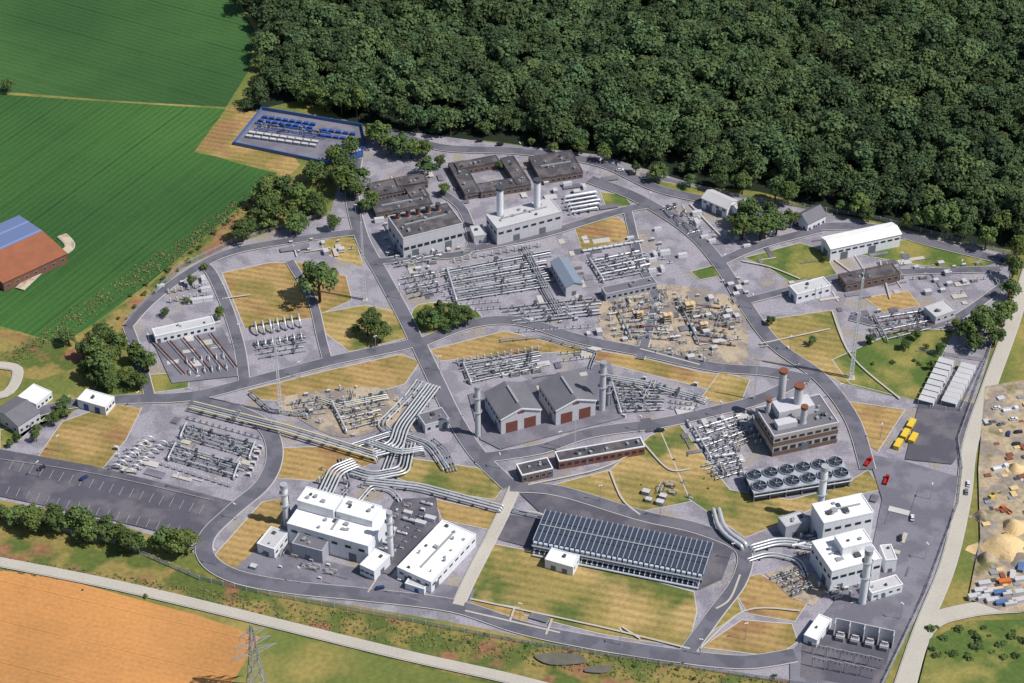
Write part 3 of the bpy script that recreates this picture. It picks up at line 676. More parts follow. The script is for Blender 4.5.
def put(key,fn,px,py,rot=0,sc=1.0,label=None): return place(key,fn,P(px,py,0),rot,sc,label)
# ---------------------------------------------------------------- pipelines
pipe_support={}; npipe=0
PLAB={'silver_pipe':'silver pipeline on low supports over gravel','grey_pipe':'dull grey pipeline with valves over gravel','cream_pipe':'cream painted pipeline over gravel','blue_paint':'blue painted pipeline in the walled yard','rusty_steel':'rust brown pipeline lying over gravel'}
def pipeline(pts,r,mat=m_silver,sup=8.0,valves=0,label=None,drop=True,group=None,bend=None,branch=None,rg=random.Random(4)):
    global npipe; npipe+=1
    pts=[Vector(p) for p in pts]; o=Vector((pts[0].x,pts[0].y,0))
    e=empty('pipeline',label or PLAB[mat.name],'pipe',o,0,group)
    q=[p-o for p in pts]
    path=list(q)
    if drop: path=[Vector((q[0].x,q[0].y,-.1))]+path+[Vector((q[-1].x,q[-1].y,-.1))]
    part(e,'pipe',MB().tube(fillet(path,bend or r*3.2,4 if not bend else 7),r,8 if r<.6 else 14),mat,smooth=True)
    for i in range(len(q)-1):
        a,b=q[i],q[i+1]; L=(b-a).length
        if abs(a.z-b.z)>.5: continue
        n=int(L//sup); h=a.z-r
        key=(round(h,1),round(r,1))
        if key not in pipe_support:
            pipe_support[key]=mesh('support',MB().box(-.2,-r*1.5,0,.2,r*1.5,max(h,.1)) if h<2 else MB().box(-.15,-r*1.3-.1,0,.15,-r*1.3+.2,h).box(-.15,r*1.3-.2,0,.15,r*1.3+.1,h).box(-.15,-r*1.3-.1,h,.15,r*1.3+.1,h+.25),m_steel)
        for k in range(1,n+1):
            p=a+(b-a)*(k/(n+1)); part(e,'support',pipe_support[key],None,loc=(p.x,p.y,0),rot=math.atan2((b-a).y,(b-a).x))
    L=[(q[i+1]-q[i]).length for i in range(len(q)-1)]; j=max(range(len(L)),key=lambda i:L[i])
    th=math.atan2((q[j+1]-q[j]).y,(q[j+1]-q[j]).x)
    for k in range(valves):
        key=('v',round(r,1),k%2)
        if key not in pipe_support:
            m=MB().tube([(-r*1.6,0,0),(-r*1.2,0,0)],r*1.8,8).tube([(r*1.2,0,0),(r*1.6,0,0)],r*1.8,8)
            if k%2: m.tube([(0,0,0),(0,0,r*3.4)],r*.6,6).tube([(0,0,r*3.4),(0,0,r*3.8)],r*2.2,10)
            else: m.cyl(0,0,-r,r*3,r*.9,n=6).tube([(-r*1.8,0,r*3.6),(r*1.8,0,r*3.6)],r*.9,8)
            pipe_support[key]=mesh('valve',m,m_steel if k%2 else m_gal)
        t=(k+.5)/valves; p=q[j]+(q[j+1]-q[j])*t
        part(e,'valve',pipe_support[key],None,loc=p,rot=th)
    if branch:
        w,nb=branch; key=('b',round(w,1),round(q[0].z,1))
        if key not in pipe_support:
            pipe_support[key]=mesh('branch',MB().tube(fillet([(0,0,0),(0,0,.7+r),(0,w,.7+r),(0,w,0)],.4),r*.6,6),m_silver2)
        for k in range(nb):
            t=rg.choice((.12,.2,.32,.44,.56,.66,.78,.86)); p=q[j]+(q[j+1]-q[j])*t
            part(e,'branch',pipe_support[key],None,loc=p,rot=th)
    return e
def bundle(pxpts,z,r,n,sp,mat=m_silver,**k):
    w=[P(x,y,z) for x,y in pxpts]
    for j in range(n):
        off=(j-(n-1)/2)*sp; out=[]
        for i,p in enumerate(w):
            a=w[max(i-1,0)]; b=w[min(i+1,len(w)-1)]
            if 0<i<len(w)-1:
                d1=(p-a).normalized(); d2=(b-p).normalized(); n1=Vector((-d1.y,d1.x,0)); n2=Vector((-d2.y,d2.x,0)); nn=(n1+n2).normalized(); c=max(nn.dot(n1),.4); out.append(p+nn*off/c)
            else:
                d=(b-a).normalized(); out.append(p+Vector((-d.y,d.x,0))*off)
        pipeline(out,r,(mat if not isinstance(mat,list) else mat[j%len(mat)]),**k)
def yard(a,b,c,d,rows,seed,r=.3,mats=(m_silver,m_silver2,m_silver,m_silver2,m_silver2),z=1.1,jump=.3,valves=4,split=.12,hdr=1,nb=3,group='parallel pipes in the gravel yards'):
    """orderly bank of parallel pipes: shared break points, a header pipe across the ends"""
    rg=random.Random(seed); a,b,c,d=[P(*q) for q in (a,b,c,d)]
    jm=rg.uniform(.3,.6); hasj=rg.random()<jump+.2; sp0=rg.uniform(.38,.5); ns=rg.randint(1,max(valves,1)) if valves else 0
    pitch=((a-d).length/rows)
    for k in range(rows):
        t=(k+.5)/rows; s=a.lerp(d,t); e=b.lerp(c,t); dr=(e-s).normalized(); L=(e-s).length
        segs=[(0,1)] if rg.random()>split else [(0,sp0),(sp0+.1,1)]
        blk=(k//3)%2
        for (u0,u1) in segs:
            u0+=.03*blk+rg.choice((0,0,.05)); u1-=.05*blk+rg.choice((0,0,.07))
            A=s+dr*L*u0; B=s+dr*L*u1; zz=z*(1+.25*blk); up=Vector((0,0,zz))
            rr=r*(1.5 if k%5==0 else .95); pts=[A+up,B+up]
            if hasj and k%2 and (B-A).length>12:
                hh=Vector((0,0,1.8)); M1=A.lerp(B,jm); pts=[A+up,M1+up,M1+up+hh,M1+dr*3+up+hh,M1+dr*3+up,B+up]
            pipeline(pts,rr,mats[(k+seed)%len(mats)],sup=8,valves=max(ns,2) if (k%2 and valves) else valves,group=group,branch=(pitch*.9,nb) if (k and nb) else None)
    for t in (.06,.92)[:hdr]:
        A=a.lerp(b,t); B=d.lerp(c,t); up=Vector((0,0,z+1.1+r))
        pipeline([A+up,B+up],r*1.6,mats[0],sup=9,valves=0,group='header pipes across the yards')
KIT={'valve':k_valve,'vessel':k_vessel,'filter':k_filter,'cabinet':k_cabinet,'skid':k_skid,'arch':k_arch,'wcont':k_container(m_white),'bcont':k_container(m_blue,4,2.2,2.0,'equipment_box','blue steel equipment box in the walled yard'),'gcont':k_container(m_grey,5,2.4,2.2,'equipment_box','grey steel equipment box'),'shed':k_container(m_grey,4,3,2.6,'equipment_shed','small grey equipment shed','shed')}
occ=[]
def scatter(poly,n,keys,ang,seed,gap=5.5,step=3.0):
    rg=random.Random(seed); w=[(P(*q).x,P(*q).y) for q in poly]
    xs=[q[0] for q in w]; ys=[q[1] for q in w]; k=0; c,s=math.cos(ang),math.sin(ang)
    for _ in range(n*15):
        if k>=n: break
        x=rg.uniform(min(xs),max(xs)); y=rg.uniform(min(ys),max(ys))
        u=round((x*c+y*s)/step)*step; v=round((-x*s+y*c)/(step*1.6))*step*1.6
        x=u*c-v*s; y=u*s+v*c
        if not inpoly(x,y,w): continue
        if any((x-a)**2+(y-b)**2<gap*gap for a,b in occ): continue
        occ.append((x,y)); key=rg.choice(keys)
        place(key,KIT[key],(x,y,.03),ang+(math.pi/2 if rg.random()<.2 else 0),rg.uniform(.65,1.0)); k+=1
def array(a,b,c,d,nx,ny,key,ang,sc=1.0):
    a,b,c,d=[P(*q) for q in (a,b,c,d)]
    for i in range(nx):
        for j in range(ny):
            s=(i+.5)/nx;t=(j+.5)/ny; p=a.lerp(b,s).lerp(d.lerp(c,s),t); occ.append((p.x,p.y)); place(key,KIT[key],p,ang,sc)
# -- main pipe corridors
bundle([(190,404),(285,428),(378,456)],3.2,.48,4,1.7,[m_cream,m_silver,m_silver2,m_cream],label='large pale pipeline on steel trestles crossing the road',group='pipe bridge',valves=1)
GM='main pipe manifold'; LM='silver pipeline with elbows in the main manifold'
bundle([(322,500),(336,470),(356,462)],2.6,.5,5,1.8,m_silver,label=LM,group=GM,bend=4)
bundle([(352,470),(372,476),(404,470),(410,442)],2.2,.5,4,1.8,[m_silver,m_silver,m_silver2],label=LM,group=GM,bend=4)
bundle([(372,452),(396,446),(402,426),(434,384)],3.4,.5,5,1.8,m_silver,label=LM,group=GM,bend=5)
bundle([(386,470),(398,438),(380,424),(408,396),(420,380)],1.6,.42,3,1.7,[m_silver,m_silver2],label=LM,group=GM,bend=4)
bundle([(366,440),(400,452),(424,448)],4.6,.42,3,1.5,m_silver,label=LM,group=GM,bend=4)
bundle([(352,446),(395,432),(430,444),(446,468)],1.8,.4,3,1.5,[m_silver,m_silver2],label=LM,group=GM,bend=5)
bundle([(340,458),(350,486),(330,506)],1.4,.4,2,1.5,m_silver2,label=LM,group=GM,bend=3)
bundle([(360,500),(372,486),(392,490),(400,500)],1.6,.4,2,1.6,m_silver,label=LM,group=GM,bend=3)
bundle([(366,480),(420,486),(502,508)],2.4,.52,3,1.9,m_silver,label='large silver pipeline toward the coolers',group=GM,bend=6)
array((376,432),(412,428),(416,440),(380,446),6,2,'valve',AS,.8); array((344,470),(392,480),(388,488),(340,478),8,1,'valve',AS,.8); array((392,400),(424,392),(428,402),(398,412),4,2,'filter',AN,.7)
bundle([(318,398),(340,405),(388,396)],2,.36,3,1.5,[m_silver,m_cream],label='medium silver pipeline beside the lawn',group='parallel pipes in the gravel yards')
bundle([(430,440),(443,450),(452,470)],1.6,.38,4,1.5,m_silver2,label='grey pipeline beside the pump house',group='parallel pipes in the gravel yards')
bundle([(604,376),(650,384),(706,400)],1.8,.4,3,1.6,m_silver,label='silver pipeline east of the gabled halls',valves=3)
bundle([(590,368),(596,352),(540,336),(500,340)],1.4,.32,2,1.4,m_silver2,label='thin grey pipeline along the grass verge')
bundle([(716,508),(722,530),(744,545)],3,1.0,2,2.8,m_silver,label='very large silver pipe bend',group='large pipe bends',drop=True,bend=10)
bundle([(752,548),(780,540),(812,545)],2,.6,3,1.9,m_silver,label='large silver pipeline beside the process plant',group='large pipe bends',bend=6)
bundle([(748,560),(770,553),(800,560),(806,575)],1.6,.45,2,1.7,m_silver,label='silver pipeline beside the process plant',group='large pipe bends',bend=5)
bundle([(512,510),(540,516),(700,562)],1.4,.4,2,1.6,m_silver2,label='grey pipeline along the cooler bank')
bundle([(250,392),(270,410),(300,414)],1.6,.36,2,1.5,m_silver2,label='grey pipeline at the road crossing')
# -- north central pipe field: long orderly parallel runs
yard((440,272),(550,251),(556,288),(450,304),15,1,r=.36,z=1.5,jump=0,split=0,nb=2,valves=3)
yard((586,262),(642,250),(658,272),(600,284),8,2,r=.34,nb=2)
yard((500,308),(598,297),(606,316),(512,328),6,3,r=.32,hdr=0)
yard((386,254),(440,245),(446,260),(394,270),5,4,r=.3,hdr=0)
yard((398,278),(436,271),(444,294),(410,302),5,5,r=.28,hdr=0)
bundle([(524,246),(548,292),(560,312)],3.0,.36,3,1.4,m_silver2,label='raised grey cross pipe in the field',group='raised header pipes')
array((448,260),(540,243),(543,250),(452,267),12,1,'filter',AN,.75); array((450,304),(500,299),(504,312),(456,316),8,2,'valve',AN,.75); array((580,249),(642,238),(646,247),(584,257),6,1,'vessel',AN,.75)
array((400,240),(462,236),(464,242),(402,247),8,1,'valve',AN,.8); array((444,290),(452,306),(448,308),(438,292),4,1,'valve',AN,.7)
scatter([(384,246),(470,240),(520,244),(470,262),(392,275)],14,['valve','cabinet','shed','skid'],AN,12,5)
scatter([(606,302),(662,288),(734,302),(746,345),(700,365),(614,342)],70,['valve','skid','cabinet','shed','vessel','filter','skid'],AN,13,4.2)
yard((612,308),(656,297),(680,345),(628,340),7,6,r=.28,mats=(m_silver2,m_rust,m_silver),z=1)
yard((674,300),(728,308),(736,350),(696,345),7,7,r=.28,mats=(m_silver2,m_rust,m_cream),z=1)
array((510,328),(590,322),(594,334),(520,338),10,1,'valve',AN,.8); scatter([(505,322),(600,318),(606,340),(540,330)],8,['cabinet','shed','valve'],AN,14,4)
# -- west yards
for i in range(5):
    bundle([(154+i*14,342-i*2.2),(184+i*13,374-i*1.8)],1,.3,2,1.5,[m_silver2,m_rust],label='grey pipe lying in a long bay',group='pipes in the parallel bays')
array((164,290),(205,282),(208,300),(168,308),6,2,'filter',AN,.75); scatter([(160,286),(205,278),(214,300),(160,312)],9,['cabinet','wcont','valve'],AN,15,4.2)
for i in range(7): put('arch',k_arch,256+i*7.2,331-i*1.3,AN+math.pi/2,1.3)
for i in range(7): put('arch',k_arch,258+i*7.2,346-i*1.3,AN+math.pi/2,.9)
yard((254,344),(305,336),(308,354),(258,362),4,8,r=.28,hdr=0)
array((182,358),(226,352),(232,374),(188,380),6,2,'arch',AN+math.pi/2,.7)
yard((182,424),(262,446),(256,462),(176,438),7,24,hdr=2)
yard((172,444),(246,466),(240,482),(164,460),7,25,hdr=2)
array((186,416),(262,437),(262,443),(184,422),12,1,'valve',AS,.8); array((160,462),(234,486),(230,490),(158,467),11,1,'filter',AS,.65); array((258,444),(266,448),(252,480),(244,478),1,6,'cabinet',AS,.9)
for i in range(8): put('arch',k_arch,116+i*4.6,470-i*4,AS+.4,1.0)
for i in range(8): put('arch',k_arch,130+i*4.6,474-i*4,AS+.4,.9)
scatter([(110,450),(150,436),(160,462),(118,478)],8,['valve','cabinet'],AS,18,4)
scatter([(282,394),(380,386),(392,418),(350,440),(300,418)],32,['valve','skid','filter','cabinet'],AN,19,4.5)
yard((286,404),(320,398),(330,416),(300,420),4,26,r=.28,hdr=0)
yard((328,404),(384,394),(388,422),(344,435),6,27,r=.34,mats=(m_silver,m_cream,m_silver2))
yard((458,366),(538,352),(548,368),(466,386),8,28)
array((452,360),(540,346),(543,354),(455,368),13,1,'filter',AN,.75); scatter([(450,362),(545,348),(560,366),(470,390)],10,['cabinet','skid'],AN,21,5)
array((556,352),(590,348),(594,362),(562,366),5,2,'valve',AN,.8)
yard((608,384),(668,388),(664,412),(618,415),9,29)
array((668,388),(704,396),(696,414),(668,412),6,4,'valve',AS,.75); scatter([(604,374),(700,384),(712,402),(650,420),(612,418)],8,['cabinet','skid'],AS,22,5)
yard((690,430),(740,415),(754,442),(708,462),9,30)
yard((700,466),(742,455),(746,474),(716,483),5,31,hdr=0)
array((742,412),(752,410),(764,446),(754,448),2,6,'filter',AN,.65); scatter([(688,425),(745,408),(752,470),(715,490)],10,['skid','cabinet','vessel'],AN,23,5)
scatter([(640,490),(690,482),(700,500),(650,506)],9,['valve','skid','shed'],AS,24,4.5)
yard((657,208),(672,204),(704,236),(690,240),4,32,r=.38,hdr=0)
scatter([(672,208),(696,214),(722,244),(706,244)],12,['valve','cabinet','wcont'],AN,25,4.6)
yard((562,198),(598,192),(602,212),(568,218),5,33,r=.7,z=2,jump=0,hdr=0,nb=0,valves=0,mats=(m_silver,))
yard((870,318),(925,310),(938,330),(884,344),6,34,r=.28,mats=(m_silver2,m_silver,m_rust))
scatter([(850,310),(940,308),(960,330),(880,348)],16,['valve','cabinet','skid'],AN,27,4.6)
scatter([(880,262),(1000,262),(1002,285),(940,300),(905,285)],26,['cabinet','valve','shed','skid'],AN,28,6)
scatter([(716,280),(745,276),(756,300),(740,300)],7,['cabinet','shed'],AN,29,5)
scatter([(740,212),(800,230),(740,250),(700,240)],8,['cabinet','shed','wcont'],AN,44,7)
yard((768,578),(798,568),(816,590),(794,600),5,35,r=.3,mats=(m_silver,m_rust,m_silver2),hdr=0); scatter([(768,572),(800,566),(824,590),(806,602)],8,['valve','skid','filter'],AN,30,4)
scatter([(260,548),(300,556),(350,572),(330,582),(250,570)],12,['cabinet','skid','shed','valve'],AS,31,5.5)
scatter([(320,470),(350,462),(400,490),(345,492),(318,500)],14,['valve','filter'],AS,32,4)
scatter([(390,505),(432,500),(432,520),(396,560),(372,560)],24,['skid','cabinet','vessel','wcont','valve'],AS,33,4.6)
scatter([(780,528),(808,524),(818,545),(800,556)],12,['skid','filter','vessel','valve'],AN,34,4.5)
scatter([(830,585),(870,578),(880,604),(840,608)],12,['skid','cabinet','filter','valve'],AN,35,4.5)
AB=pang((262,112),(362,128))
array((264,116),(318,124),(312,131),(256,123),8,2,'bcont',AB,.8); array((250,132),(320,142),(316,149),(244,139),9,2,'gcont',AB,.8); array((322,128),(358,133),(352,143),(318,139),5,2,'bcont',AB,.8)
yard((256,123),(330,133),(328,141),(252,131),4,38,r=.3,mats=(m_silver2,m_blue,m_blue),hdr=0)
def wall(pts,lab='low blue boundary wall of the gas yard',h=2.2):
    w=[P(*p) for p in pts]; e=empty('boundary_wall',lab,'wall',w[0])
    for a,b in zip(w,w[1:]):
        d=(b-a).normalized()*.16
        part(e,'panel',MB().obox(a-w[0]+d+Vector((0,0,h/2)),b-w[0]-d+Vector((0,0,h/2)),.3,h),m_sblue)
        part(e,'coping',MB().obox(a-w[0]+d+Vector((0,0,h+.11)),b-w[0]-d+Vector((0,0,h+.11)),.6,.2),m_blue)
wall([(262,110),(362,127),(366,148),(330,165),(234,145),(262,110)])
scatter([(600,250),(660,228),(690,262),(660,280)],16,['cabinet','valve','wcont'],AN,38,5.5)
scatter([(540,184),(590,184),(596,192),(560,196)],7,['wcont','shed'],AN,40,6)
scatter([(280,244),(360,236),(362,250),(300,258)],10,['cabinet','valve','shed'],AN,41,6)
scatter([(752,350),(800,340),(820,365),(790,368)],4,['cabinet','valve'],AN,42,8)
scatter([(372,220),(388,222),(392,245),(376,240)],4,['wcont','cabinet'],AN,43,5)
# ---------------------------------------------------------------- big air cooler with slatted top
N,ang,W,U=frame3((533,540),(703,574),(722,544),7)
b=empty('air_cooler','long steel air cooler bank with many dark louvred bays on legs','machine',N,ang)
nb=32; step=U/nb
part(b,'deck',MB().box(0,0,5.6,W,U,6.0),m_steel)
pm=mesh('cooler_bay',MB().box(.4,.3,6.05,W*.33-.2,step-.3,6.8).box(W*.33+.2,.3,6.05,W*.66-.2,step-.3,6.8).box(W*.66+.2,.3,6.05,W-.4,step-.3,6.8),m_slat)
rm=mesh('header',MB().box(.0,-.17,6.02,W,.17,7.2),m_ring)
lm=mesh('leg',MB().box(-.2,-.2,0,.2,.2,5.6),m_lgrey)
fm=mesh('end_box',MB().box(-1.3,.45,4.4,-.02,step-.45,6.7).tube(fillet([(-.6,step/2,4.5),(-.9,step/2,2.2),(-3.2,step/2,2.0),(-3.2,step/2,0)],.7),.26,6),m_pale)
for i in range(nb):
    part(b,'cooler_bay',pm,None,loc=(0,i*step,0)); part(b,'end_box',fm,None,loc=(0,i*step,0))
for i in range(nb+1): part(b,'header',rm,None,loc=(0,i*step,0))
for i in range(0,nb+1,2):
    for x in (.4,W/2,W-.4): part(b,'leg',lm,None,loc=(x,i*step if 0<i<nb else (0.3 if i==0 else U-.3),0))
part(b,'walkway',MB().box(-2.6,0,5.2,-1.7,U,5.35).box(-2.65,0,6.3,-2.6,U,6.4).box(W*.485,0,7.25,W*.515,U,7.4),m_gal)
part(b,'collecting_pipe',MB().tube([(-4.2,1,1.2),(-4.2,U-1,1.2)],.5,10).tube([(-2,1,3.6),(-2,U-1,3.6)],.4,10),m_pale)
part(b,'louvre_screen',MB().box(.6,.6,0.02,W-.6,U-.6,3.2),m_slat)
# fan coolers
N,ang,W,U=frame3((743,470),(754,492),(852,476),7.5)
b=empty('fan_cooler_bank','rows of large round fans on a grey steel frame','machine',N,ang)
part(b,'deck',MB().box(0,0,5.8,W,U,6.5),m_grey)
lm=mesh('leg',MB().box(-.25,-.25,0,.25,.25,5.8),m_gal)
for i in range(7):
    for y in (.4,U/2,U-.4): part(b,'leg',lm,None,loc=(.4+i*(W-.8)/6,y,0))
part(b,'pipe_header',MB().tube([(0,-.8,5),(W,-.8,5)],.4,10).tube([(0,U+.8,5),(W,U+.8,5)],.4,10),m_silver2)
part(b,'louvre_screen',MB().box(.8,.8,.5,W-.8,U-.8,5.7),m_slat)
nx,ny=6,2; R=min(W/nx,U/ny)*.46
ring=MB(); n=24
for j in range(n):
    a0=2*math.pi*j/n;a1=2*math.pi*(j+1)/n
    q=[]
    for a in (a0,a1):
        for r_,z_ in ((R,0),(R*1.03,0),(R*.99,1.0),(R*.95,1.0)): q.append((math.cos(a)*r_,math.sin(a)*r_,z_))
    ring.add(q,[(1,5,6,2),(2,6,7,3),(3,7,4,0)])
rmesh=mesh('fan_ring',ring,m_ring)
bl=MB()
for j in range(6):
    a=j*math.pi/3; c,s=math.cos(a),math.sin(a); w=.18
    bl.add([(c*.5+s*w*.5,s*.5-c*w*.5,.6),(c*.5-s*w*.5,s*.5+c*w*.5,.8),(c*R*.88-s*w,s*R*.88+c*w,.75),(c*R*.88+s*w,s*R*.88-c*w,.6)],[(0,1,2,3)])
bmesh_=mesh('blade',bl,m_fanin); hub=mesh('hub',MB().cyl(0,0,.1,1.0,.4,n=10),m_gal); shade_disc=mesh('fan_shade_mesh',MB().cyl(0,0,.02,.1,R*.94,n=24),m_fanshade)
for i in range(nx):
    for j in range(ny):
        f=part(b,'fan',rmesh,None,loc=((i+.5)*W/nx,(j+.5)*U/ny,6.5)); part(f,'blade',bmesh_,None); part(f,'hub',hub,None); part(f,'fan_shade_disc',shade_disc,None)  # last part is a solid dark disc, painted shade below the blades
# walled transformer bays
a=P(834,632);c=P(893,645);d=(c-a).normalized(); L=(c-a).length; ta=math.atan2(d.y,d.x)
b=empty('blast_wall','pale concrete wall with short fins forming transformer bays','wall',a,ta)
part(b,'back_wall',MB().box(0,0,0,L,.5,9),m_lgrey)
fin=mesh('fin',MB().box(-.2,-3.2,0,.2,-.003,9),m_lgrey)
for i in range(5):
    part(b,'fin',fin,None,loc=(.2+i*(L-.4)/4,0,0))
    if i<4: place('trafo',k_transformer,a+d*(.2+(i+.5)*(L-.4)/4)+Vector((d.y,-d.x,0))*4.2,ta)
def k_gantry():
    e=empty('switchgear_gantry','steel switchgear gantry with insulators','gantry')
    part(e,'frame',MB().cyl(-3,0,0,7,.18,n=6).cyl(3,0,0,7,.18,n=6).box(-3.6,-.18,6.8,3.6,.18,7.1),m_gal)
    for x in (-2,0,2): part(e,'insulator',MB().cyl(0,0,5.2,6.8,.18,n=6),m_rust,loc=(x,0,0))
    return e
for i in range(5): put('gantry',k_gantry,818+i*14,656+i*3,AS)
for i in range(4): put('gantry',k_gantry,818+i*16,669+i*3,AS)
# container rows on the right
for i in range(8):
    for (x0,y0,x1,y1) in ((945,366,926,404),(967,371,949,405)):
        t=i/7; put('bigcont',k_container(m_white,4.2,8,3.4,'battery_container','long white equipment container in a fenced row'),x0+(x1-x0)*t,y0+(y1-y0)*t,pang((946,362),(926,406)))
yc=pang((902,440),(913,422))
for i,(x,y) in enumerate(((898,446),(905,436),(911,426),(913,440))): put('ycont',k_container(m_yel,7,3,2.4,'container','yellow steel container on asphalt'),x,y,yc)
for x,y,kk in ((974,599,'w'),(983,600,'w'),(992,603,'w'),(1001,605,'b'),(1010,606,'w'),(1018,603,'w'),(980,593,'w'),(989,594,'w'),(999,595,'b'),(1008,596,'w'),(1017,595,'w'),(984,586,'w'),(1012,578,'w'),(1004,584,'o'),(1020,582,'w'),(1020,570,'b')):
    put('sc'+kk,k_container({'w':m_lgrey,'b':m_sblue,'o':m_orange}[kk],6,2.5,2.7,'container',{'w':'white site container on sandy ground','b':'faded blue site container on sandy ground','o':'orange site container on sandy ground'}[kk]),x,y,.2 if y>580 else 1.3)
cars=[('cw',m_carw,'white car parked on asphalt'),('cd',m_card,'dark car parked on asphalt'),('cs',m_cars,'silver car parked on asphalt'),('cb',m_carb,'blue car parked on asphalt')]
rg=random.Random(5)
def car(x,y,r):
    k=rg.choice(cars); put(k[0],k_car(k[1],k[2]),x,y,r).location.z=1.0
for x,y,r in ((992,424,.3),(1001,426,.4),(1013,421,.2),(1008,436,1.3),(1018,434,.2),(996,410,.3),(1016,446,.2),(968,486,1.4),(966,494,1.4),(84,480,.9),(42,470,.9),(398,150,.2),(620,172,.1),(632,176,.1),(645,180,.1),(500,146,.1),(560,160,.1),(430,206,.2),(660,432,.1),(380,590,.3),(900,540,1.4),(912,520,1.4),(480,142,.1),(1004,262,.2)): car(x,y,r)
put('truck_red',k_truck(m_red,'red truck standing on the asphalt road'),886,482,1.2,.8); put('truck_red',None,868,464,1.0,.8)
put('truck_white',k_truck(m_carw,'white truck with open load bed'),1000,470,.3); put('truck_white',None,1010,412,.2); put('truck_or',k_truck(m_orange,'orange tipper truck on sandy ground'),1006,512,2.2,.8)
put('digger',k_digger,1012,540,2.5,.8); put('digger',k_digger,992,498,.6,.8)
pl=[('pal',m_lgrey,'pale building material crate on sandy ground'),('pal2',m_sand,'sand coloured stack of building material'),('pal3',m_steel,'dark stack of building material'),('pal4',m_silver2,'grey stack of building material'),('pal5',m_rust,'rust brown stack of building material')]
for i in range(80):
    k=rg.choice(pl); y=rg.choice((rg.uniform(396,455),rg.uniform(455,535),rg.uniform(455,535),rg.uniform(560,592))); put(k[0],k_container(k[1],3,2,1.3,'crate',k[2],'crate'),rg.uniform(986 if y>400 else 996,1030),y,rg.choice((.2,.25,1.8))+rg.uniform(-.1,.1),rg.uniform(.5,1.3))
def heap(px,py,R,h,mat,lab):
    e=empty('sand_heap',lab,'heap',P(px,py)); k=MB(); n=26; rr=random.Random(px)
    bumps=[(rr.uniform(-.5,.5)*R,rr.uniform(-.4,.4)*R,rr.uniform(.3,.5)*R,rr.uniform(.5,1)*h) for _ in range(5)]
    m=9; vs=[];fs=[]
    for i in range(m):
        a=1-i/m
        for j in range(n):
            t=2*math.pi*j/n; q=R*a*(1+.18*math.sin(3*t+px)+.1*math.sin(7*t+px)); x=q*math.cos(t); y=q*math.sin(t)*.7
            z=sum(b_*math.exp(-((x-c0)**2+(y-c1)**2)/(s_*s_)) for c0,c1,s_,b_ in bumps)*min(1,(1-a)*4)+rr.uniform(-.1,.1)*(i>0)
            vs.append((x,y,max(z,0.02) if i else 0))
    vs.append((0,0,sum(b_*math.exp(-(c0*c0+c1*c1)/(s_*s_)) for c0,c1,s_,b_ in bumps)))
    for i in range(m-1):
        for j in range(n): fs.append((i*n+j,i*n+(j+1)%n,(i+1)*n+(j+1)%n,(i+1)*n+j))
    for j in range(n): fs.append(((m-1)*n+j,(m-1)*n+(j+1)%n,m*n))
    k.add(vs,fs); part(e,'heap',k,mat)
heap(1004,550,15,3.0,m_sand,'large pale sand heap on the building site'); heap(988,562,8,2.2,m_soil,'grey gravel heap on the building site'); heap(1020,528,11,2.6,m_sand,'pale sand heap on the building site'); heap(986,518,7,2,m_soil,'grey gravel heap on the building site'); heap(1022,562,10,2.4,m_soil,'grey gravel heap on the building site'); heap(1020,470,8,2,m_sand,'pale sand heap on the building site')
for x,y,s in ((851,378,1.0),(281,414,.85),(365,300,.8),(754,400,.45),(575,455,.4)): put('mast',k_mast,x,y,0,s)
for x,y in ((200,392),(300,378),(376,352),(440,372),(462,432),(500,470),(560,448),(640,432),(720,418),(236,520),(216,566),(300,584),(400,596),(520,620),(620,646),(700,656),(745,640),(732,560),(600,502),(660,518),(880,440),(930,500),(925,560),(900,620),(840,400),(790,352),(752,310),(724,270),(700,236),(650,208),(600,175),(520,158),(400,300),(388,268),(356,220),(240,340),(225,300),(150,350),(60,452),(120,470),(180,490),(40,478),(820,300),(900,268),(960,276),(140,408)):
    put('lamp',k_lamp,x,y,rg.uniform(0,3),1.0)
def beam(mb,a,b,w=.24): mb.obox(a,b,w,w)
e=empty('power_pylon','grey lattice electricity pylon beside the track','pylon',P(258,694))
k=MB(); lv=[(0,4.2),(10,3.2),(19,2.3),(27,1.6),(34,1.1),(40,.8),(44,.3)]
for i in range(len(lv)-1):
    z0,w0=lv[i];z1,w1=lv[i+1]; c0=[(-w0,-w0,z0),(w0,-w0,z0),(w0,w0,z0),(-w0,w0,z0)]; c1=[(-w1,-w1,z1),(w1,-w1,z1),(w1,w1,z1),(-w1,w1,z1)]
    for j in range(4):
        beam(k,c0[j],c1[j],.36); beam(k,c0[j],c1[(j+1)%4]); beam(k,c0[(j+1)%4],c1[j]); beam(k,c1[j],c1[(j+1)%4])
part(e,'tower',k,m_gal)
for z,w in ((27,11),(33,8.5),(39,6)):
    k=MB()
    for s in (-1,1):
        for y in (-1,1): beam(k,(s*1.2,y*1.2,z),(s*w,0,z+.3),.26); beam(k,(s*1.0,y*1.0,z+2.2),(s*w,0,z+.3),.2)
        for t in (.3,.6): beam(k,(s*w*t,.8*(1-t),z+.1),(s*w*t,.6*(1-t),z+2.2*(1-t)),.16)
        k.cyl(s*w,0,z-2,z+.2,.15,n=6)
    part(e,'cross_arm',k,m_gal)
e.rotation_euler=(0,0,.5)
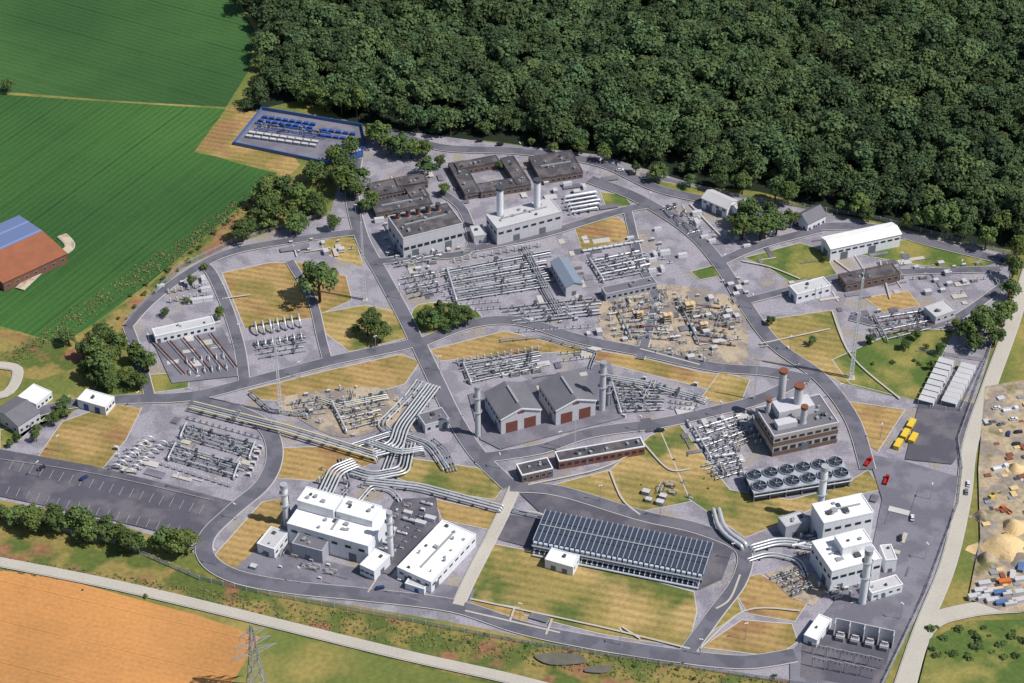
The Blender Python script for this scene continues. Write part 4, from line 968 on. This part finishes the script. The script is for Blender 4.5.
def fence(pts,h=2.6,lab='galvanised wire perimeter fence with posts',step=6):
    w=[P(*p) for p in pts]; e=empty('fence',lab,'fence',w[0]); k=MB(); n=0
    pm=kinds.setdefault('fpost',mesh('post',MB().box(-.16,-.16,0,.16,.16,h+.3),m_lgrey))
    for a,b in zip(w,w[1:]):
        L=(b-a).length; d=(b-a)
        for z in (.3,.7,1.1,1.5,1.9,2.3,h): k.obox(a-w[0]+Vector((0,0,z)),b-w[0]+Vector((0,0,z)),.1,.1)
        m=max(1,int(L//step))
        for i in range(m):
            if n<98:
                q=a+d*(i/m)-w[0]; part(e,'post',pm,None,loc=q); n+=1
    part(e,'wire_mesh',k,m_gal)
fence([(-60,505),(0,517),(120,545),(200,580),(270,596)]); fence([(270,596),(400,620),(530,645)]); fence([(530,645),(700,670),(790,684),(872,694)])
fence([(880,690),(925,595),(958,505),(962,470),(958,440)]); fence([(958,440),(985,365),(1012,285),(1014,256)]); fence([(1014,256),(870,218),(740,198),(640,176)])
fence([(128,320),(180,268),(232,243),(330,214)]); fence([(918,352),(984,362),(960,412),(915,408)])
for x,y,s in ((690,312,1),(704,330,.8),(668,322,.9),(640,318,.7)):
    def scf():
        e=empty('scaffold','tubular scaffold tower around pipework','scaffold'); k=MB()
        for X in (-3,0,3):
            for Y_ in (-2,2): k.cyl(X,Y_,0,7,.12,n=5)
        for z in (2,4,6):
            for Y_ in (-2,2): k.tube([(-3,Y_,z+.5),(3,Y_,z+.5)],.08,5)
            for X in (-3,0,3): k.tube([(X,-2,z+.5),(X,2,z+.5)],.08,5)
        part(e,'tube_frame',k,m_gal)
        for z in (2,4,6): part(e,'deck',MB().box(-3,-1.8,z,3,1.8,z+.1),m_sand)
        return e
    put('scaf',scf,x,y,AN,s)
# ---------------------------------------------------------------- vegetation
def np_mesh(name,V,mat,tint=None):
    n=len(V)//4; me=bpy.data.meshes.new(name); me.vertices.add(len(V)); me.vertices.foreach_set('co',V.astype(np.float32).ravel())
    me.loops.add(4*n); me.loops.foreach_set('vertex_index',np.arange(4*n,dtype=np.int32))
    me.polygons.add(n); me.polygons.foreach_set('loop_start',np.arange(0,4*n,4,dtype=np.int32)); me.polygons.foreach_set('loop_total',np.full(n,4,dtype=np.int32))
    me.materials.append(mat); me.update(calc_edges=True)
    if tint is not None:
        at=me.attributes.new('tint','FLOAT','FACE'); at.data.foreach_set('value',tint.astype(np.float32))
    return me
def leaves(rs,cen,rad_,per,size,lo=.62):
    k=len(cen); d=rs.normal(size=(k*per,3)); d/=np.linalg.norm(d,axis=1)[:,None]
    d[:,2]=np.where(d[:,2]<-.35,-d[:,2],d[:,2])
    c=np.repeat(cen,per,0); r=np.repeat(rad_,per)[:,None]
    p=c+d*r*(rs.uniform(lo,1.12,(k*per,1)))
    nrm=d*.85+rs.normal(size=d.shape)*.33+np.array([0,0,.22]); nrm/=np.linalg.norm(nrm,axis=1)[:,None]
    a=np.cross(nrm,rs.normal(size=d.shape)); a/=np.linalg.norm(a,axis=1)[:,None]; b=np.cross(nrm,a)
    s=size*rs.uniform(.5,1.3,(k*per,1))
    V=np.stack([p-a*s-b*s*.6,p+a*s*.8-b*s,p+a*s+b*s*.7,p-a*s*.7+b*s],1).reshape(-1,3); return V
def crownV(seed,per=34,ncl=17,size=.10,big=(.28,.44),flat=.72):
    rs=np.random.RandomState(seed); cen=[];rr=[]
    sx,sy=rs.uniform(.8,1.2,2)
    for i in range(ncl):
        a=rs.uniform(0,2*math.pi); e=rs.uniform(-.25,1); rad_=math.sqrt(max(0,1-max(e,0)**2))*rs.uniform(.3,.8)
        cen.append((math.cos(a)*rad_*sx,math.sin(a)*rad_*sy,1.1+e*flat+rs.uniform(-.12,.15))); rr.append(rs.uniform(*big))
    cen.append((0,0,1.1)); rr.append(.6)
    return leaves(rs,np.array(cen),np.array(rr),per,size)
tr_v=[]
tmb=MB().tube([(0,0,0),(.02,0,.6),(0,.03,1.2)],.075,7,True,.04)
for a in range(5):
    t=a*1.26; tmb.tube([(0,0,.55+.08*a),(math.cos(t)*.35,math.sin(t)*.35,1.0+.07*a)],.035,5,True,.015)
trunk_me=mesh('trunk',tmb,m_bark)
for i in range(8): tr_v.append(np_mesh('crown',crownV(100+i,70,18,.068,(.2,.46)),m_leafs[i%2]))
fcrown=[np_mesh('crown',crownV(200+i,60,18,.07,(.22,.48),.62),m_forest) for i in range(5)]
shrub_me=[np_mesh('foliage',crownV(300+i,40,9,.11)*np.array([1,1,.8])-np.array([0,0,.5]),m_leafs[1]) for i in range(3)]
ntree=0
def tree(loc,R,lab='broadleaf tree with dense green crown',grp=None,forest=False,rg=random.Random(3)):
    global ntree; ntree+=1
    e=empty('tree',lab,'tree',loc,rg.uniform(0,6.28),grp or 'broadleaf trees'); s=R*rg.uniform(.8,1.15); e.scale=(s,s*rg.uniform(.85,1.1),s*rg.uniform(.8,1.15))
    part(e,'trunk',trunk_me,None); part(e,'crown',rg.choice(fcrown if forest else tr_v),None)
def bush(px,py,R,rg=random.Random(8)):
    e=empty('bush','rounded green bush on dry grass','bush',P(px,py),rg.uniform(0,6.28),'rounded bushes'); e.scale=(R,R,R)
    part(e,'foliage',rg.choice(shrub_me),None)
def tline(pts,n,R0,R1,jit=2.5,seed=1,lab='broadleaf tree with dense green crown',grp=None):
    rg=random.Random(seed); sp=[P(*p) for p in pts]; Ls=[(b-a).length for a,b in zip(sp,sp[1:])]; T=sum(Ls)
    for i in range(n):
        d=(i+.5)/n*T
        for L,a,b in zip(Ls,sp,sp[1:]):
            if d<=L: break
            d-=L
        p=a.lerp(b,min(d/L,1)); tree(p+Vector((rg.uniform(-jit,jit),rg.uniform(-jit,jit),0)),rg.uniform(R0,R1),lab,grp)
tree(P(320,302),13,'large solitary green tree on dry lawn')
for x,y,r in ((368,336,6.5),(380,342,7),(374,324,6),(356,335,4)): tree(P(x,y),r)
for x,y,r in ((424,326,5),(434,330,5.5),(446,331,5.5),(458,330,5.2),(468,326,5),(440,318,4.5),(454,317,4.5),(428,316,4),(466,316,4)): tree(P(x,y),r*.95,'rounded small tree in a lawn cluster')
tline([(0,526),(60,534),(110,547),(195,560)],15,4.5,9,3,2,'tree in the hedge row beside the car park','hedge row trees'); tline([(-5,518),(60,526),(100,537),(150,551)],9,4,7,3,3,'tree in the hedge row beside the car park','hedge row trees')
tline([(245,240),(270,225),(300,235)],8,5,9.5,5,4); tline([(262,215),(290,200),(320,215),(335,230)],9,5,9.5,5,5); tline([(300,185),(325,180),(350,200),(358,185)],7,5,9.5,4,6)
tline([(345,170),(352,185)],3,7,9,3,7); tline([(70,350),(100,362),(120,385)],9,5,9,6,8); tline([(82,375),(110,390),(140,388)],8,4,7,4,9); tline([(95,335),(118,350),(150,375)],7,5,7.5,4,10)
tline([(60,410),(75,412),(30,440),(5,452)],8,2.5,4.5,3,12); tline([(160,325),(185,300),(215,262)],4,2.5,3.5,3,13); tree(P(8,92),5)
tline([(365,216),(370,205)],2,5,6,2,14); tree(P(428,176),6); tree(P(445,196),5.5); tree(P(440,168),5); tree(P(500,170),3); tree(P(425,160),5);tree(P(220,320),4); 
tline([(350,152),(330,175)],3,6,8,2,15); tline([(372,140),(400,158),(430,155)],8,5,9,3,16); tline([(300,105),(330,111),(356,117)],6,6,9,4,17)
for x,y,r in ((742,240,9),(760,240,10),(776,234,9),(750,226,8),(768,222,8),(735,228,6),(790,228,6),(858,216,8),(868,222,6),(720,190,7),(742,194,8),(925,232,9),(945,236,9),(964,242,8),(985,250,8),(906,230,6),(1000,236,8),(775,202,7),(788,205,7),(842,212,5),(690,188,5),(655,182,5)): tree(P(x,y),r,'leafy tree beside the compound road')
for x,y,r in ((966,342,8),(978,340,9),(990,334,9),(1002,322,8),(982,328,9),(1008,300,7),(1012,280,7),(1016,262,7),(975,352,6),(994,345,7)): tree(P(x,y),r,'dense green tree by the perimeter fence')
for x,y,r in ((940,355,4),(916,340,3.5),(870,345,3),(812,346,3.2),(770,325,3),(930,370,3),(955,330,4),(905,350,3),(926,350,3),(850,250,3),(825,262,2.5),(1000,215,6),(1010,200,6)): tree(P(x,y),r,'small green tree on the lawn')
rg=random.Random(31)
for x,y in ((560,150),(604,160),(640,172),(585,152),(664,178),(530,144)): tree(P(x+rg.uniform(-6,6),y+2),rg.uniform(3,7),'leafy tree along the woodland edge')
rg=random.Random(77)
for i in range(24):
    t=rg.random()**.7; x=20+t*760; y=560+t*110+rg.uniform(0,16)
    bush(x,y+6,rg.uniform(.5,1.5))
for i in range(40): bush(rg.uniform(930,1024),rg.uniform(628,660),rg.uniform(1.0,3))
for i in range(30):
    t=rg.random(); bush(80+200*t+rg.uniform(-8,8),345-165*t+rg.uniform(-3,8),rg.uniform(1,2.2))
for i in range(20): bush(rg.uniform(600,780),rg.uniform(426,500),rg.uniform(.6,1.1)) if i%2 else bush(rg.uniform(860,960),rg.uniform(330,400),rg.uniform(1,2))
# forest
fp=[(244,112),(258,90),(262,30),(240,0),(228,-45),(700,-55),(1160,-45),(1160,268),(1024,244),(990,232),(950,230),(916,216),(880,214),(850,202),(820,205),(790,188),(760,186),(730,176),(700,181),(668,166),(640,168),(600,150),(560,148),(520,134),(480,136),(430,136),(350,116),(310,98)]
fw=[(P(*q).x,P(*q).y) for q in fp]
rs=np.random.RandomState(5); xs=[q[0] for q in fw]; ys=[q[1] for q in fw]
x0,x1,y0,y1=min(xs),max(xs),min(ys),max(ys); cs=13.0; grid={}; cand=[]
def try_place(R,n):
    for _ in range(n):
        X=rs.uniform(x0,x1); Y_=rs.uniform(y0,y1)
        if not inpoly(X,Y_,fw): continue
        gx,gy=int(X//cs),int(Y_//cs); ok=True
        for i in (-1,0,1):
            for j in (-1,0,1):
                for (a,b,r) in grid.get((gx+i,gy+j),()):
                    if (a-X)**2+(b-Y_)**2<((r+R)*.53)**2: ok=False; break
                if not ok: break
            if not ok: break
        if ok: grid.setdefault((gx,gy),[]).append((X,Y_,R)); cand.append((X,Y_,R))
try_place(12.5,450); try_place(10.5,1500); try_place(8.5,5000); try_place(6.5,8000); try_place(4.8,6000)
def dist(X,Y_):
    best=1e9
    for i in list(range(8,len(fw)))+[0,1,2]:
        a=fw[i]; b=fw[(i+1)%len(fw)]
        dx,dy=b[0]-a[0],b[1]-a[1]; t=max(0,min(1,((X-a[0])*dx+(Y_-a[1])*dy)/(dx*dx+dy*dy))); best=min(best,(X-a[0]-t*dx)**2+(Y_-a[1]-t*dy)**2)
    return best
cand.sort(key=lambda q:dist(q[0],q[1])+(1e6 if q[0]>330 else 0))
nind=max(0,296-ntree)
for X,Y_,R in cand[:nind]: tree(Vector((X,Y_,0)),min(R,10),'tall dark green tree at the woodland edge','woodland edge trees',True)
base=[crownV(400+i,64,16,.07,(.24,.52),.56) for i in range(10)]
out=[];tt=[]
for X,Y_,R in cand[nind:]:
    V=base[rs.randint(10)]; a=rs.uniform(0,6.28); c,sn=math.cos(a),math.sin(a); R*=1.04
    x=V[:,0]*c-V[:,1]*sn; yy=V[:,0]*sn+V[:,1]*c; z=V[:,2]*rs.uniform(.7,1.1)
    hz=rs.uniform(9,14)-R*.9
    out.append(np.stack([x*R+X,yy*R+Y_,z*R+hz],1)); tt.append(np.full(len(V)//4,rs.uniform()))
V=np.concatenate(out); me=np_mesh('forest',V,m_forest,np.concatenate(tt))
o=bpy.data.objects.new('forest',me); o['kind']='stuff'; o['label']='dense dark green broadleaf forest seen from above'; o['category']='forest'; col.objects.link(o)
print('trees',ntree,'pipes',npipe,'forest',len(cand)-nind,'quads',len(V)//4)
rs=np.random.RandomState(9); cen=[]
for i in range(1500):
    t=rs.uniform(); x=-20+t*900; yb=552+t*142; p=P(x,yb+rs.uniform(2,26)*(1 if x>250 else .6)); cen.append((p.x,p.y,.1))
for i in range(800):
    t=rs.uniform(); p=P(10+270*t+rs.uniform(-6,6),365-180*t+rs.uniform(-12,6)); cen.append((p.x,p.y,.2))
cen=np.array(cen); V=leaves(rs,cen,rs.uniform(.2,.8,len(cen)),10,.28)
o=bpy.data.objects.new('weeds',np_mesh('weeds',V,m_shrub)); o['kind']='stuff'; o['label']='patchy weeds and low scrub on the verges'; o['category']='weeds'; col.objects.link(o)
# ---------------------------------------------------------------- light, camera
sun_el=rad(54); sd=Vector((0.95,-0.30,0)).normalized()
L=bpy.data.lights.new('Sun','SUN'); L.energy=5.0; L.angle=rad(.5); L.color=(1,.955,.885)
so=bpy.data.objects.new('Sun',L); col.objects.link(so)
to=Vector((sd.x*math.cos(sun_el),sd.y*math.cos(sun_el),math.sin(sun_el)))
so.rotation_euler=to.to_track_quat('Z','Y').to_euler()
w=bpy.data.worlds.new('World'); scene.world=w; w.use_nodes=True; nt=w.node_tree
bg=nt.nodes['Background']; sk=nt.nodes.new('ShaderNodeTexSky'); sk.sky_type='NISHITA'; sk.sun_disc=False
sk.sun_elevation=sun_el; sk.sun_rotation=math.atan2(sd.x,sd.y)
nt.links.new(sk.outputs[0],bg.inputs[0]); bg.inputs[1].default_value=.09
cam=bpy.data.cameras.new('Camera'); cam.sensor_width=36; cam.lens=F/1024*36; cam.clip_end=20000; cam.clip_start=1
co=bpy.data.objects.new('Camera',cam); col.objects.link(co); co.location=(0,CY,H); co.rotation_euler=(math.pi/2-DEP,0,0); scene.camera=co
scene.view_settings.view_transform='Standard'; scene.view_settings.look='None'; scene.view_settings.exposure=0
print('objects',len(bpy.data.objects))
